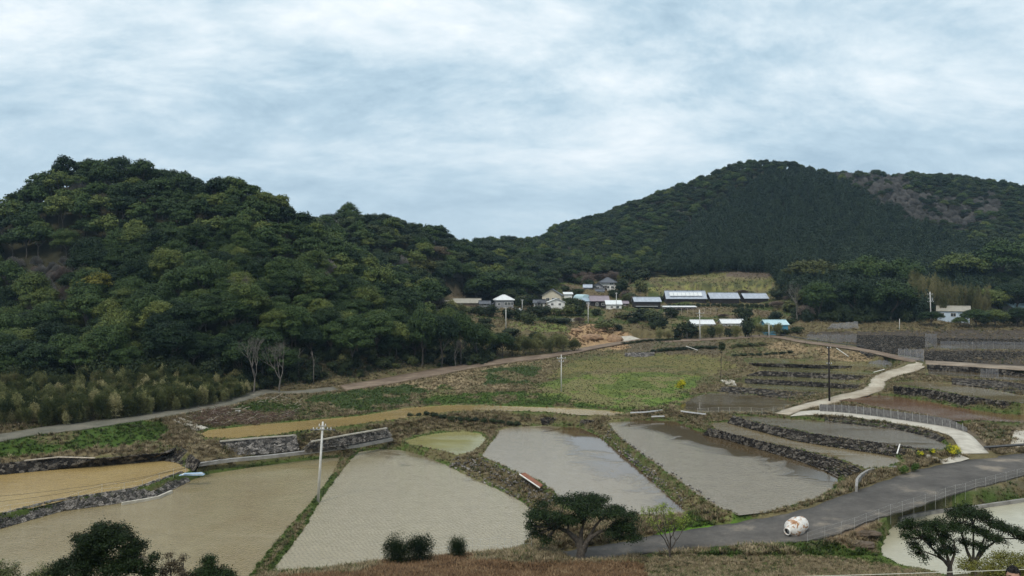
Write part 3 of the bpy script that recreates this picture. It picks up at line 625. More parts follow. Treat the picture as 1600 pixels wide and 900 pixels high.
def bare_mesh(name, seed, h, mat, depth=5, r0=.16, spread=.5, up=.35, n=4, twist=0):
    g = random.Random(seed); mb = MB()
    def grow(p, d, L, r, k):
        q = p+d*L*.5+Vector((g.uniform(-1, 1), g.uniform(-1, 1), g.uniform(-.3, .6)))*L*.09; e = q+(d+Vector((g.uniform(-1, 1), g.uniform(-1, 1), g.uniform(-.2, .8)))*.2).normalized()*L*.5
        mb.tube([p, q, e], [r, r*.85, r*.68], mat, n if k < 3 else 3, False)
        if k >= depth: return
        for i in range(g.choice((2, 3)) if k else 3):
            dd = (d+Vector((g.uniform(-1, 1), g.uniform(-1, 1), g.uniform(-.5, .9)))*spread*1.25+Vector((0, 0, up*.3))).normalized()
            grow(e, dd, L*g.uniform(.62, .84), r*.62, k+1)
    grow(Vector((0, 0, -.4)), Vector((g.uniform(-.12, .12), g.uniform(-.1, .1), 1)).normalized(), h*.3, r0, 0)
    return mb.mesh(name, True)

# shared meshes
CR = [crown_mesh('crown', 100+i, 4.2+.3*(i % 3), 4.5+.5*(i % 2), 30+2*(i % 4), 14000, .25, M['leaf'], .75+.1*(i % 3), padr=.27) for i in range(8)]
TR = [trunk_mesh('trunk', 200+i, CR[i][1], 4.3, .2, M['palebark' if i % 3 == 0 else 'bark']) for i in range(8)]
def bake(mesh_list, name):
    """one joined prototype (for far-off instances only)"""
    Vs, Fs, mi, mats = [], [], [], []
    off = 0
    for me_, dz in mesh_list:
        v = np.empty(len(me_.vertices)*3, np.float32); me_.vertices.foreach_get('co', v); v = v.reshape(-1, 3); v[:, 2] += dz
        fs = [tuple(i+off for i in p.vertices) for p in me_.polygons]; Vs.append(v); off += len(v); Fs += fs
        for m_ in me_.materials:
            if m_ not in mats: mats.append(m_)
        mi += [mats.index(me_.materials[0])]*len(fs)
    me_ = bpy.data.meshes.new(name); me_.from_pydata(np.vstack(Vs).tolist(), [], Fs)
    for m_ in mats: me_.materials.append(m_)
    me_.polygons.foreach_set('material_index', mi); me_.update(); return me_
def protocol(name, meshes):
    c = bpy.data.collections.new(name)
    for i, me_ in enumerate(meshes):
        o = bpy.data.objects.new('%s_%02d' % (name, i), me_); c.objects.link(o)
    return c
def gn_scatter(name, pts, idx, rot, scl, coll, label, cat):
    me_ = bpy.data.meshes.new(name); me_.vertices.add(len(pts)); me_.vertices.foreach_set('co', np.asarray(pts, np.float32).ravel())
    for an, tp, dt in (('idx', 'INT', np.asarray(idx, np.int32)), ('rot', 'FLOAT_VECTOR', np.asarray(rot, np.float32)), ('scl', 'FLOAT_VECTOR', np.asarray(scl, np.float32))):
        a = me_.attributes.new(an, tp, 'POINT'); a.data.foreach_set('value' if tp == 'INT' else 'vector', dt.ravel())
    o = obj(name, me_); tag(o, label, cat, kind='stuff')
    ng = bpy.data.node_groups.new(name, 'GeometryNodeTree')
    ng.interface.new_socket('Geometry', in_out='INPUT', socket_type='NodeSocketGeometry'); ng.interface.new_socket('Geometry', in_out='OUTPUT', socket_type='NodeSocketGeometry')
    gi, go = ng.nodes.new('NodeGroupInput'), ng.nodes.new('NodeGroupOutput'); ip = ng.nodes.new('GeometryNodeInstanceOnPoints')
    ci = ng.nodes.new('GeometryNodeCollectionInfo'); ci.inputs['Collection'].default_value = coll; ci.inputs['Separate Children'].default_value = True; ci.inputs['Reset Children'].default_value = True
    def na(nm, dt): q = ng.nodes.new('GeometryNodeInputNamedAttribute'); q.data_type = dt; q.inputs['Name'].default_value = nm; return q.outputs[0]
    L = ng.links.new
    L(gi.outputs[0], ip.inputs['Points']); L(ci.outputs[0], ip.inputs['Instance']); ip.inputs['Pick Instance'].default_value = True
    L(na('idx', 'INT'), ip.inputs['Instance Index']); L(na('rot', 'FLOAT_VECTOR'), ip.inputs['Rotation']); L(na('scl', 'FLOAT_VECTOR'), ip.inputs['Scale']); L(ip.outputs[0], go.inputs[0])
    md = o.modifiers.new('scatter', 'NODES'); md.node_group = ng; return o

# ------------------------------------------------------------ forest positions
def jgrid(x0, x1, y0, y1, s, seed, jit=.85):
    g = np.random.default_rng(seed); X, Y = np.meshgrid(np.arange(x0, x1, s), np.arange(y0, y1, s))
    X = X+(np.arange(X.shape[0])[:, None] % 2)*s*.5
    x = X.ravel()+(g.random(X.size)-.5)*s*jit; y = Y.ravel()+(g.random(X.size)-.5)*s*jit; return x, y
def visible(x, y, h, slack=2.5):
    z = ground(x, y); a = (z+h+slack-CZ)/y; mx_ = np.full(len(x), -9.)
    for t in np.linspace(.3, .985, 70): yy = y*t; mx_ = np.maximum(mx_, (ground(x*t, yy)+1.0-CZ)/yy)
    px = x/y*F+800; py = 450-(z+h-CZ)/y*F
    return (a > mx_) & (px > -160) & (px < 1760) & (py < 940)
def cand(s, seed, y0, y1, cond):
    x, y = jgrid(-420, 620, y0, y1, s, seed); px = x/y*F+800; R = y/F; py = 450-(ground(x, y)-CZ)/y*F
    k = cond(px, R, py) & (px > -200) & (px < 1800); return x[k], y[k], px[k], R[k], py[k]
gr = np.random.default_rng(5)
# broadleaf hills: left and centre
bx, by, bpx, bR, bpy_ = cand(5.3, 1, 150, 560, lambda px, R, py: (R > frontR(px)) & (((px < 860) & (R < .45))))
v = visible(bx, by, 9); bx, by, bpx, bR, bpy_ = [q[v] for q in (bx, by, bpx, bR, bpy_)]
bare_zone = ((np.hypot((bpx-55)/75, (bpy_-445)/34) < 1) | (np.hypot((bpx-110)/60, (bpy_-420)/16) < 1))   # the pale scrub clearing
special = []
o_ = np.argsort(bR); ind = [i for i in o_ if not bare_zone[i]][:285]; indset = set(ind)
def plant_tree(x, y, i, s, sz, label, group=None, name='evergreen_tree', cat='tree', crown=None, trunk=None, h0=4.3, sink=0, rz=None, mat=None):
    z = float(ground(x, y)[0])-sink
    e = empty(name, (x, y, z), label, cat, group, rz if rz is not None else random.random()*6.28); e.scale = (s, s, s*sz)
    c = obj('crown', crown or CR[i][0], e); c.location = (0, 0, h0)
    t = obj('trunk', trunk or TR[i], e); t.location = (0, 0, h0)
    return e
for i in ind:
    s = .68+.62*random.random()**1.2
    plant_tree(bx[i], by[i], random.randrange(8), s, .9+.3*random.random(), 'dark evergreen broadleaf tree with layered cushion crown in the dense wood on the left hill', 'evergreen trees of the left hillside wood')
# far prototypes: lighter crowns
LO = []
for i in range(5):
    cm, pd = crown_mesh('far_crown', 300+i, 4.3, 3.6, 18+i, 3000, .45, M['leaf'], .65, padr=.32); LO.append(bake([(cm, 4.6), (trunk_mesh('far_trunk', 320+i, pd, 4.6, .17, M['bark'], 3, 4), 4.6)], 'far_tree'))
M['leaf_far'] = leafmat('leaf_far', (.02, .036, .02), (.045, .065, .025), (.065, .08, .032))
LO2 = []
for i in range(4):
    cm, pd = crown_mesh('far_crown', 340+i, 4.0, 3.6, 18, 2400, .45, M['leaf_far'], .75, padr=.33); LO2.append(bake([(cm, 4.2)], 'far_tree'))
M['fuzz'] = leafmat('bare_twigs', (.10, .095, .085), (.19, .18, .165), (.25, .23, .21))
M['fuzz_pink'] = leafmat('bare_twigs_pink', (.13, .1, .085), (.22, .17, .14), (.3, .24, .2))
def fuzz_mesh(seed, mat, rx=3.4, rz=4.2, n_=1500):
    g = np.random.default_rng(seed); d = dirs(n_, g, .9); rad = g.random(n_)**.45; C = np.array([0, 0, 1.6])+d*np.array([rx, rx, rz])*rad[:, None]
    Nn = np.cross(d+np.array([0, 0, .8]), g.normal(size=(n_, 3))); V, Fc = quads(C, Nn, .9, .16, g); return mesh_np('bare_crown', V, Fc, mat)
FZ = [fuzz_mesh(400+i, M['fuzz' if i < 2 else 'fuzz_pink']) for i in range(4)]
rest = [i for i in range(len(bx)) if i not in indset]
P_, I_, Rt, Sc = [], [], [], []
for i in rest:
    z = float(ground(bx[i], by[i])[0]); bz = bare_zone[i]; far = bR[i] > .25
    P_.append((bx[i], by[i], z)); Rt.append((0, 0, random.random()*6.28)); s = (.75+.5*random.random())*(.5 if bz else 1)
    Sc.append((s, s, s*(.9+.35*random.random()))); I_.append(random.choice((9, 9, 10, 11)) if bz else (random.choice((9, 10)) if random.random() < .04 else (5+random.randrange(4) if far and random.random() < .6 else random.randrange(5))))
# dense infill of the scrub clearing and of the pink bare wood behind the village
for (cx_, cy_, rx_, ry_, R_, nn_, s_, ch) in ((55, 452, 75, 32, .178, 90, .42, (9, 10, 11, 12)), (110, 420, 60, 15, .19, 40, .4, (9, 10)), (850, 418, 75, 16, .335, 60, .8, (11, 12, 9)), (930, 425, 60, 10, .335, 34, .7, (11, 12)), (715, 425, 30, 10, .30, 8, .8, (9, 10))):
    for k in range(nn_):
        a = random.random()*6.28; q = math.sqrt(random.random()); p = G(cx_+rx_*q*math.cos(a), cy_+ry_*q*math.sin(a)+10)
        P_.append(tuple(p)); Rt.append((0, 0, random.random()*6.28)); s = s_*(.7+.5*random.random()); Sc.append((s, s, s)); I_.append(random.choice(ch))
coll_b = protocol('broadleaf', LO+LO2+FZ)     # indices 0-4, 5-8, 9-12
gn_scatter('forest', P_, I_, Rt, Sc, coll_b, 'far mass of evergreen and bare trees closing the valley in the middle and behind the left ridge', 'woodland')
# right mountain
CD = [blob_mesh('cedar_crown', 500+i, 2.2+.2*(i % 2), 6.2+i*.6, 1000, .48, M['leaf_cedar'], 6, .7) for i in range(4)]
def cedar_zone(px, py):
    top = np.interp(px, [900, 1040, 1120, 1200, 1260, 1330, 1420, 1500, 1560, 1620], [420, 392, 330, 268, 272, 300, 355, 385, 415, 430])
    return (py > top) & (px > 1040) & (px < 1540)
rx_, ry_, rpx, rR, rpy = cand(4.6, 2, 285, 720, lambda px, R, py: (R > frontR(px)) & (px >= 860) & (R < .585))
v = visible(rx_, ry_, 8); rx_, ry_, rpx, rR, rpy = [q[v] for q in (rx_, ry_, rpx, rR, rpy)]
cz_ = cedar_zone(rpx+(gr.random(len(rpx))-.5)*30, rpy+(gr.random(len(rpx))-.5)*14)
dx, dy, dpx, dR, dpy = cand(3.3, 3, 285, 720, lambda px, R, py: (R > frontR(px)) & (px > 1000) & (px < 1560) & (R < .56))
k = cedar_zone(dpx+(gr.random(len(dpx))-.5)*30, dpy+(gr.random(len(dpx))-.5)*14); dx, dy, dpx, dR, dpy = [q[k] for q in (dx, dy, dpx, dR, dpy)]
v = visible(dx, dy, 9); dx, dy, dpx, dR = dx[v], dy[v], dpx[v], dR[v]
o_ = np.argsort(dR); P2, I2, R2, S2 = [], [], [], []
for n_, i in enumerate(o_):
    z = float(ground(dx[i], dy[i])[0]); s = (.8+.45*random.random())*(.72 if dR[i] > .475 else 1)
    if n_ < 200:
        e = empty('cedar_tree', (dx[i], dy[i], z), 'narrow dark cedar at the lower edge of the plantation on the right mountain', 'conifer', 'cedars along the foot of the right mountain', random.random()*6.28)
        e.scale = (s, s, s); obj('crown', CD[n_ % 4], e)
    else: P2.append((dx[i], dy[i], z)); I2.append(random.randrange(4)); R2.append((0, 0, random.random()*6.28)); S2.append((s, s, s))
gn_scatter('cedar_forest', P2, I2, R2, S2, protocol('cedar', CD), 'dark fine textured cedar plantation covering the middle of the right mountain', 'woodland')
P3, I3, R3, S3 = [], [], [], []
for i in range(len(rx_)):
    if cz_[i]: continue
    px, py = rpx[i], rpy[i]; z = float(ground(rx_[i], ry_[i])[0]); s = .6+.4*random.random()
    grey = (np.hypot((px-1360)/60, (py-290)/22) < 1) or (abs(py-(318+.12*(px-1400))) < 13+5*math.sin(px*.05) and 1330 < px < 1560) or np.hypot((px-1470)/90, (py-345)/14) < 1
    ii = 9+random.randrange(2) if (grey and random.random() < .75) or random.random() < .03 else (random.randrange(5) if random.random() < .3 else 5+random.randrange(4))
    P3.append((rx_[i], ry_[i], z)); I3.append(ii); R3.append((0, 0, random.random()*6.28)); S3.append((s, s, s*(.9+.3*random.random())))
gn_scatter('mountain_forest', P3, I3, R3, S3, coll_b, 'mixed green and leafless grey trees on the slopes and crest of the right mountain', 'woodland')

# ------------------------------------------------------------ singled-out trees
CRF = [crown_mesh('crown', 600+i, 4.6, 3.9, 28, 10000, .28, M['leaf'], .7, padr=.32) for i in range(4)]
TRF = [trunk_mesh('trunk', 620+i, CRF[i][1], 4.0, .22, M['bark']) for i in range(4)]
M['leaf_olive'] = leafmat('leaf_olive', (.06, .07, .018), (.1, .1, .028))
M['leaf_brown'] = leafmat('leaf_brown', (.07, .055, .035), (.11, .085, .05))
YC, yp = crown_mesh('crown', 640, 4.4, 2.9, 18, 5200, .34, M['leaf_yellow'], .5); OC, op_ = crown_mesh('crown', 641, 4.4, 2.9, 20, 5200, .34, M['leaf_olive'], .5); BC, bp_ = crown_mesh('crown', 642, 4.2, 3.0, 18, 4200, .34, M['leaf_brown'], .5)
def big(px, py, R, wpx, hpx, label, crown=None, group=None, k=None, cat='tree', name='broadleaf_tree'):
    """tree whose crown spans wpx x hpx picture units and whose foot is at px,py"""
    k = random.randrange(4) if k is None else k; x, y = (px-800)*R, F*R; s = wpx*R/9.2; hz = hpx*R/7.0
    z = float(ground(x, y)[0]); zc = CZ-R*(py-450)
    e = empty(name, (x, y, min(z, zc+.3) if abs(z-zc) < 3 else z), label, cat, group, random.random()*6.28); e.scale = (s, s, hz)
    c = obj('crown', crown or CRF[k][0], e); c.location = (0, 0, 4.0); t = obj('trunk', TRF[k], e); t.location = (0, 0, 4.0); return e
big(150, 470, .168, 58, 62, 'yellow green tree standing out among the dark trees above the left thicket', YC)
big(655, 438, .27, 60, 34, 'olive tree with a wide crown on the slope of the middle hill', OC)
big(1270, 452, .285, 86, 52, 'large yellow olive tree at the upper right of the grassy terraces', OC)
for a in [(1355,468,.275,84,62,'dark crowned tree to the right of the yellow olive tree'),(1410,470,.276,76,62,'dark tree behind the bamboo grove, left of its tawny tips'),
          (1280,507,.238,58,66,'dark rounded tree directly above the net covered slope'),(1338,507,.238,64,70,'dark tree second from the left in the front row on the right'),(1392,510,.236,82,66,'broad brownish green tree third in the front row on the right'),
          (775,456,.285,96,46,'large spreading dark tree above the grey two storey house'),(820,450,.288,44,34,'dark tree closing the row above the house on the right side'),(722,458,.288,56,34,'dark tree with rounded crown left of the large spreading one'),
          (1500,440,.3,90,50,'tall dark tree behind the tawny bamboo on the right'),(1565,445,.3,90,66,'dark tree at the right edge below the mountain')]:
    big(*a[:6])
big(684, 470, .284, 42, 40, 'brown crowned tree at the edge of the wood left of the village', BC)
for p in [(1545,482,.26,60,40),(1590,480,.26,70,46),(1640,482,.26,70,46)]: big(*p, 'dark round tree in the row around the white gabled house on the right', group='dark trees around the right hand house')
for p in [(1555,512,.227,46,26),(1590,512,.227,46,28),(1525,512,.227,50,26),(1500,514,.2265,26,16),(1625,512,.227,44,28),(1455,512,.228,40,24)]: big(*p, 'low dark tree in the hedge like row above the far right terraces', group='low dark trees above the right terraces')
# wood edge on the valley side: trees then reeds, down to the earth track
for (px, py, R, w_, h_) in [(690,560,.178,60,80),(720,556,.182,56,74),(745,548,.187,50,56),(660,565,.175,60,80),(760,543,.19,40,44),(785,540,.193,40,40),(700,525,.2,44,40)]:
    big(px, py, R, w_, h_, 'dark tree at the tapering end of the left wood beside the earth track', group='trees at the end of the left wood')
BL = [blob_mesh('foliage', 700+i, 2.0, 2.2, 1500, .3, M['leaf_hedge'], 8) for i in range(3)]
BS = [blob_mesh('foliage', 710+i, 2.0, 2.0, 1300, .3, M['leaf_shrub'], 8) for i in range(3)]
BB = [blob_mesh('foliage', 720+i, 1.8, 3.4, 1500, .55, M['leaf_bamboo'], 9, .8, .22, 1.3) for i in range(3)]
BF = [fuzz_mesh(730+i, M['fuzz_pink'], 1.8, 1.8, 700) for i in range(2)]
STM = MB(); [STM.tube([(0, 0, -.5), (random.uniform(-.2, .2), random.uniform(-.2, .2), .8), (random.uniform(-.9, .9), random.uniform(-.9, .9), 2)], [.06, .04, .02], M['bark'], 4, False) for _ in range(5)]
STM = STM.mesh('stem', True)
def shrub(px, py, R, wpx, hpx, label, group=None, kind=BL, name='shrub', cat='shrub', hh=2.9):
    x, y = (px-800)*R, F*R; z = float(ground(x, y)[0]); e = empty(name, (x, y, z-.1), label, cat, group, random.random()*6.28)
    s = wpx*R/4.0; e.scale = (s, s, hpx*R/hh); obj('foliage', random.choice(kind), e); obj('stem', STM, e); return e
for (a, b_, R, w_, h_) in [(1075,523,.216,42,30),(1112,524,.216,20,22),(1168,523,.217,30,32),(1056,520,.218,26,20),(1226,520,.219,28,12),(1245,521,.22,26,12),(1140,522,.218,22,18)]:
    shrub(a, b_, R, w_, h_, 'dark rounded shrub in the row before the blue shed', 'dark shrubs before the blue shed')
for a in [(1090,523),(1103,524),(1125,524),(1150,524),(1186,524),(1200,523),(1213,523),(1045,522),(1030,524)]:
    shrub(a[0], a[1], .2165, 22, 24, 'upright clump of tawny reeds between the dark shrubs before the blue shed', 'tawny reed clumps before the blue shed', BB, 'reed_clump', 'reeds', 4.6)
for a in [(800,545,.195,36,30),(820,545,.196,34,32),(838,546,.197,32,30),(858,547,.198,34,30),(880,546,.199,40,32),(897,544,.2,30,26),(845,538,.203,34,26),(815,536,.202,34,24),(790,532,.203,30,20),(870,536,.205,36,24)]:
    shrub(*a, 'pale green reed clump along the far side of the earth track', 'reed clumps along the earth track', BB, 'reed_clump', 'reeds', 4.6)
for a in [(772,535,.196,34,28),(835,530,.205,26,24),(762,520,.21,30,16),(800,522,.21,40,14),(758,505,.218,30,12)]:
    shrub(*a, 'dark shrub among the reeds beyond the earth track', 'dark shrubs among the reeds')
vs_ = [(752,497,.24,26,20),(770,499,.238,30,22),(790,503,.236,30,20),(812,505,.234,30,24),(825,512,.228,34,26),(838,496,.243,34,22),(852,492,.246,26,18),(870,493,.246,28,16),(890,496,.246,30,24),(905,492,.246,24,22),(897,480,.255,30,22),(910,480,.258,16,14),(930,492,.248,22,12),(858,503,.236,36,10),(880,504,.235,36,10),(975,497,.243,36,14),(1000,500,.24,36,16),(1025,497,.244,30,12),(985,462,.28,30,22),(1000,452,.29,30,26),(975,452,.292,26,24),(960,460,.286,24,14),(905,458,.288,20,10),(925,452,.296,20,8),(1215,497,.245,34,20),(1235,488,.255,36,26),(1252,478,.262,40,30),(1215,470,.275,30,20),(1174,452,.292,14,12),(1225,450,.29,34,18),(830,470,.262,24,20),(815,478,.255,30,22),(757,490,.247,24,14),(838,462,.27,18,16),(950,510,.234,24,12),(1035,462,.283,18,10),(985,440,.31,40,26),(1005,430,.32,36,22),(1235,505,.237,30,14),(1005,487,.252,34,9),(700,497,.225,40,20),(725,492,.24,30,16)]
for a in vs_: shrub(*a, 'dark green bush among the hamlet houses and gardens', 'garden bushes around the hamlet houses', random.choice((BL, BL, BS)))
for a in [(868,430,.33,30,14),(905,430,.33,26,12),(935,428,.33,26,12),(960,428,.33,30,14),(845,432,.33,30,14),(800,492,.243,14,6),(1185,445,.3,24,10),(1160,440,.305,24,8),(1215,480,.262,30,12),(905,508,.236,20,10),(1130,496,.246,20,6)]:
    shrub(*a, 'leafless pinkish grey bush on the slope behind the hamlet', 'leafless bushes behind the hamlet', BF, 'bare_shrub', 'shrub', 3.5)
for i in range(12): shrub(1022+i*9.5, 552-abs(i-6)*.3, .2, 15, 6, 'low dark weed clump along the bank above the olive field', 'dark weed clumps above the olive field')
for i in range(9): shrub(978+i*10, 543, .212, 15, 5, 'low dark weed clump on the bank below the brown earth track', 'dark weed clumps below the earth track')
for i in range(6): shrub(1146+i*9, 549, .2, 14, 8, 'bright green weed clump on the bank left of the dry slope', 'green weed clumps left of the dry slope', BS)
for i in range(8): shrub(1150+i*12, 556, .19, 14, 5, 'low dark weed clump just above the topmost thin olive paddy', 'dark weed clumps above the topmost thin paddy')
for i in range(14): shrub(640+i*13, 652-i*.5-(i*(13-i))*.08, .1235, 16, 9, 'dark tufted bush on the bank under the long ochre paddy', 'dark bushes under the long ochre paddy')
hg = random.Random(77)
for k in range(150):
    R = hg.uniform(.228, .335); px = hg.uniform(690, 1260); x, y = (px-800)*R, F*R; z = float(ground(x, y)[0]); py = 450-(z-CZ)/R
    if R > frontR(px) or (1000 < px < 1215 and .262 < R): continue
    hits = False
    for (a0, a1, r0) in ((768,806,.252),(706,752,.265),(845,898,.25),(905,972,.255),(990,1034,.26),(1040,1205,.27),(1190,1236,.222),(1080,1162,.232),(925,966,.298),(885,945,.218),(800,890,.232)):
        if a0 < px < a1 and r0-.016 < R < r0+.03: hits = True
    if hits: continue
    w_ = hg.uniform(14, 34)*.27/R
    if k % 7 == 0: shrub(px, py, R, w_*.9, w_*.7, 'leafless brownish bush scattered among the gardens of the hamlet', 'leafless garden bushes of the hamlet', BF, 'bare_shrub', 'shrub', 3.5)
    elif k % 5 == 0: shrub(px, py, R, w_*.8, w_*.8, 'pale green feathery clump in the gardens of the hamlet', 'pale clumps in the hamlet gardens', BB, 'reed_clump', 'reeds', 4.6)
    else: shrub(px, py, R, w_, w_*hg.uniform(.45, .8), 'dark green bush among the hamlet houses and gardens', 'garden bushes around the hamlet houses', hg.choice((BL, BL, BS)))
# bamboo thicket, lower left
Pb, Ib, Rb, Sb = [], [], [], []
for k in range(1150):
    px = random.uniform(-120, 388); top = np.interp(px, [-120, 0, 385], [.13, .128, .142]); bot = np.interp(px, [-120, 0, 100, 200, 300, 350, 388], [.1035, .1045, .1065, .1125, .121, .128, .138])
    R = bot+(top-bot)*random.random()**1.2; x, y = (px-800)*R, F*R; s = .36+.26*random.random()
    if px > 330: s *= .8
    Pb.append((x, y, float(ground(x, y)[0])-.2)); Ib.append(random.randrange(6)); Rb.append((0, 0, random.random()*6)); Sb.append((s, s, s*(1.0+.35*random.random())))
BM = [blob_mesh('bamboo', 740+i, 2.0, 5.2, 1900, .42, M['leaf_bamboo' if i in (0, 2) else 'leaf_shrub'], 12, .8, .35, .35) for i in range(6)]
gn_scatter('bamboo_thicket', Pb, Ib, Rb, Sb, protocol('bamboo', BM), 'thick olive and straw coloured bamboo grass thicket above the gravel track', 'thicket')
Pu, Iu, Ru, Su = [], [], [], []
for k in range(420):
    px = random.uniform(330, 770); R = (float(frontR(px)) if px < 680 else random.uniform(.176, .19))+random.uniform(-.0015, .013); x, y = (px-800)*R, F*R; s = .45+.6*random.random()
    Pu.append((x, y, float(ground(x, y)[0])-.1)); Iu.append(random.randrange(6)); Ru.append((0, 0, random.random()*6)); Su.append((s, s, s*(.7+.8*random.random())))
for k in range(160):
    px = random.uniform(-100, 385); R = float(frontR(px))+random.uniform(-.001, .012); x, y = (px-800)*R, F*R; s = .8+.6*random.random()
    Pu.append((x, y, float(ground(x, y)[0])-.1)); Iu.append(random.randrange(3)); Ru.append((0, 0, random.random()*6)); Su.append((s, s, s*(1.0+.8*random.random())))
for k in range(120):
    px = random.choice((random.uniform(1255, 1425), random.uniform(1255, 1425), random.uniform(1530, 1640))); R = .236+random.uniform(-.004, .012); x, y = (px-800)*R, F*R; s = .8+.6*random.random()
    Pu.append((x, y, float(ground(x, y)[0])-.1)); Iu.append(random.randrange(3)); Ru.append((0, 0, random.random()*6)); Su.append((s, s, s*(.8+.8*random.random())))
gn_scatter('undergrowth', Pu, Iu, Ru, Su, protocol('under', BL+[BL[0], BS[0], BS[1]]), 'dark undergrowth filling the foot of the woods', 'undergrowth')
# tawny bamboo grove, right
Pb, Ib, Rb, Sb = [], [], [], []
for (c0, c1, r_, n_, s0) in ((1422, 1508, .254, 60, 1.0), (1430, 1475, .25, 24, .9), (1505, 1545, .256, 18, .9)):
    for k in range(n_):
        px = random.uniform(c0, c1); R = r_+random.uniform(-.012, .012); x, y = (px-800)*R, F*R; s = s0*(.7+.35*random.random()); Pb.append((x, y, float(ground(x, y)[0])-.2)); Ib.append(random.randrange(3)); Rb.append((0, 0, random.random()*6)); Sb.append((s*1.15, s*1.15, s*random.uniform(2.2, 2.9)))
gn_scatter('bamboo_grove', Pb, Ib, Rb, Sb, protocol('tawny_bamboo', [blob_mesh('bamboo', 760+i, 1.9, 4.4, 1700, .6, leafmat('leaf_tawny%d' % i, (.07, .08, .03), (.21, .19, .09)), 9, .8, .22, 1.3) for i in range(3)]), 'tawny plumed bamboo grove in front of the dark trees on the right', 'bamboo')

# bare trees
BTm = [bare_mesh('branches', 800+i, 10, M['palebark'], 6, .17, .55, .3) for i in range(4)]
BTt = [bare_mesh('branches', 810+i, 9, M['twig'], 6, .12, .6, .25) for i in range(3)]
for (px, py, R, hpx, me_, lb, gp) in [(396,604,.1405,84,BTm[0],'pale leafless tree forking from the ground at the edge of the dark left wood',None),(436,603,.142,76,BTm[1],'pale thin leafless tree beside the forked bare one at the wood edge',None),
    (262,520,.155,40,BTm[3],'grey leafless tree low in the wood above the bamboo thicket',None),(380,470,.158,44,BTt[0],'purple grey leafless tree in the middle of the left wood',None),
    (712,536,.178,42,BTm[1],'white dead tree with bent limbs at the tapering end of the wood',None),(505,452,.18,34,BTt[1],'grey leafless tree half way up the left wood',None),(120,300,.215,30,BTt[2],'grey leafless tree near the top left ridge',None),(1245,500,.236,60,BTm[2],'pale leafless tree at the left of the dark trees on the right slope',None),(1423,268,.52,14,BTt[0],'small leafless tree on the crest of the right mountain',None)]:
    x, y = (px-800)*R, F*R; e = empty('bare_tree', (x, y, float(ground(x, y)[0])), lb, 'bare tree', gp, random.random()*6); s = hpx*R/9.5; e.scale = (s, s, s)
    if py < 480 and px < 600: e.location.z = CZ-R*(py-450)
    obj('branches', me_, e)
for (px, h_, R) in [(468,46,.1525),(490,52,.1515)]:
    x, y = (px-800)*R, F*R; mb = MB(); H_ = h_*R
    mb.tube([(0, 0, -.4), (random.uniform(-.3, .3), 0, H_*.3), (random.uniform(-.5, .5), .2, H_*.65), (random.uniform(-.7, .7), .3, H_)], [.13, .1, .08, .05], M['palebark'], 5)
    for q in range(3): zz_ = H_*(.5+.15*q); mb.tube([(0, .1, zz_), (random.uniform(-1.2, 1.2), .3, zz_+1.4)], [.05, .02], M['palebark'], 4)
    o = mb.build('leafless_tree', None, True); o.location = (x, y, float(ground(x, y)[0])); tag(o, 'thin pale leafless tree rising at the front edge of the dark left wood', 'bare tree', 'pale trunks at the wood edge')

# ------------------------------------------------------------ foreground trees
def near_tree(px, py, R, spans, trunkpts, label, name, leaf, ls, nl, mat_t='bark', tr=.2, pr=.8, flat=.45, twigs=0):
    """crown pads given in picture units round the foot; real size follows from the distance R"""
    base = W(px, py, R); g = np.random.default_rng(int(px)); e = empty(name, tuple(base), label, 'tree'); pads = []
    for (dx_, dz_, r_) in spans:
        for q in range(3):
            pads.append(((dx_+g.normal()*r_*.25)*R, g.normal()*r_*R*.9, (dz_+g.normal()*r_*.12)*R, r_*R*(.75+.3*g.random())))
    pads = np.array(pads); k = g.choice(len(pads), nl, p=pads[:, 3]**2/np.sum(pads[:, 3]**2)); d = dirs(nl, g, .6); rad = g.random(nl)**.3
    # leaves sit in small twig clusters so that light passes between them
    nclu = nl//20; kc = g.choice(len(pads), nclu, p=pads[:, 3]**2/np.sum(pads[:, 3]**2)); dc = dirs(nclu, g, .6); rc = g.random(nclu)**.3*(1+.15*g.normal(size=nclu))
    CC = pads[kc, :3]+dc*(pads[kc, 3]*rc)[:, None]*np.array([1, 1, flat]); j = g.integers(0, nclu, nl)
    C = CC[j]+g.normal(size=(nl, 3))*ls*1.3*np.array([1, 1, .7]); Nn = dc[j]+g.normal(size=(nl, 3))*.7+np.array([0, 0, .4])
    V, Fc = quads(C, Nn, ls, .6, g); obj('crown', mesh_np('crown', V, Fc, M[leaf]), e)
    mb = MB(); tips = []
    for pts in trunkpts:
        P = [(a*R, b2*R, c*R) for a, b2, c, r in pts]; mb.tube(P, [r*R for a, b2, c, r in pts], M[mat_t], 8, False); tips.append(Vector(P[-1])); tips.append(Vector(P[-2]))
    rr = random.Random(int(px))
    for p in pads:
        t = min(tips, key=lambda q: (q-Vector(p[:3])).length); q = Vector(p[:3]); mid = (t+q)/2+Vector((rr.uniform(-1, 1), rr.uniform(-1, 1), rr.uniform(-1, .4)))*pr*.15
        mb.tube([t, mid, q, q+Vector((rr.uniform(-.5, .5), rr.uniform(-.5, .5), .3))*p[3]], [tr*.32, tr*.2, tr*.1, tr*.04], M[mat_t], 5, False)
        for s_ in range(twigs):
            q2 = q+Vector((rr.uniform(-1, 1), rr.uniform(-1, 1), rr.uniform(-.2, .6)))*p[3]; mb.tube([q, (q+q2)/2+Vector((rr.uniform(-.1, .1), 0, rr.uniform(-.1, .1))), q2], [tr*.09, tr*.06, tr*.03], M[mat_t], 4, False)
    obj('trunk', mb.mesh('trunk', True), e); return e
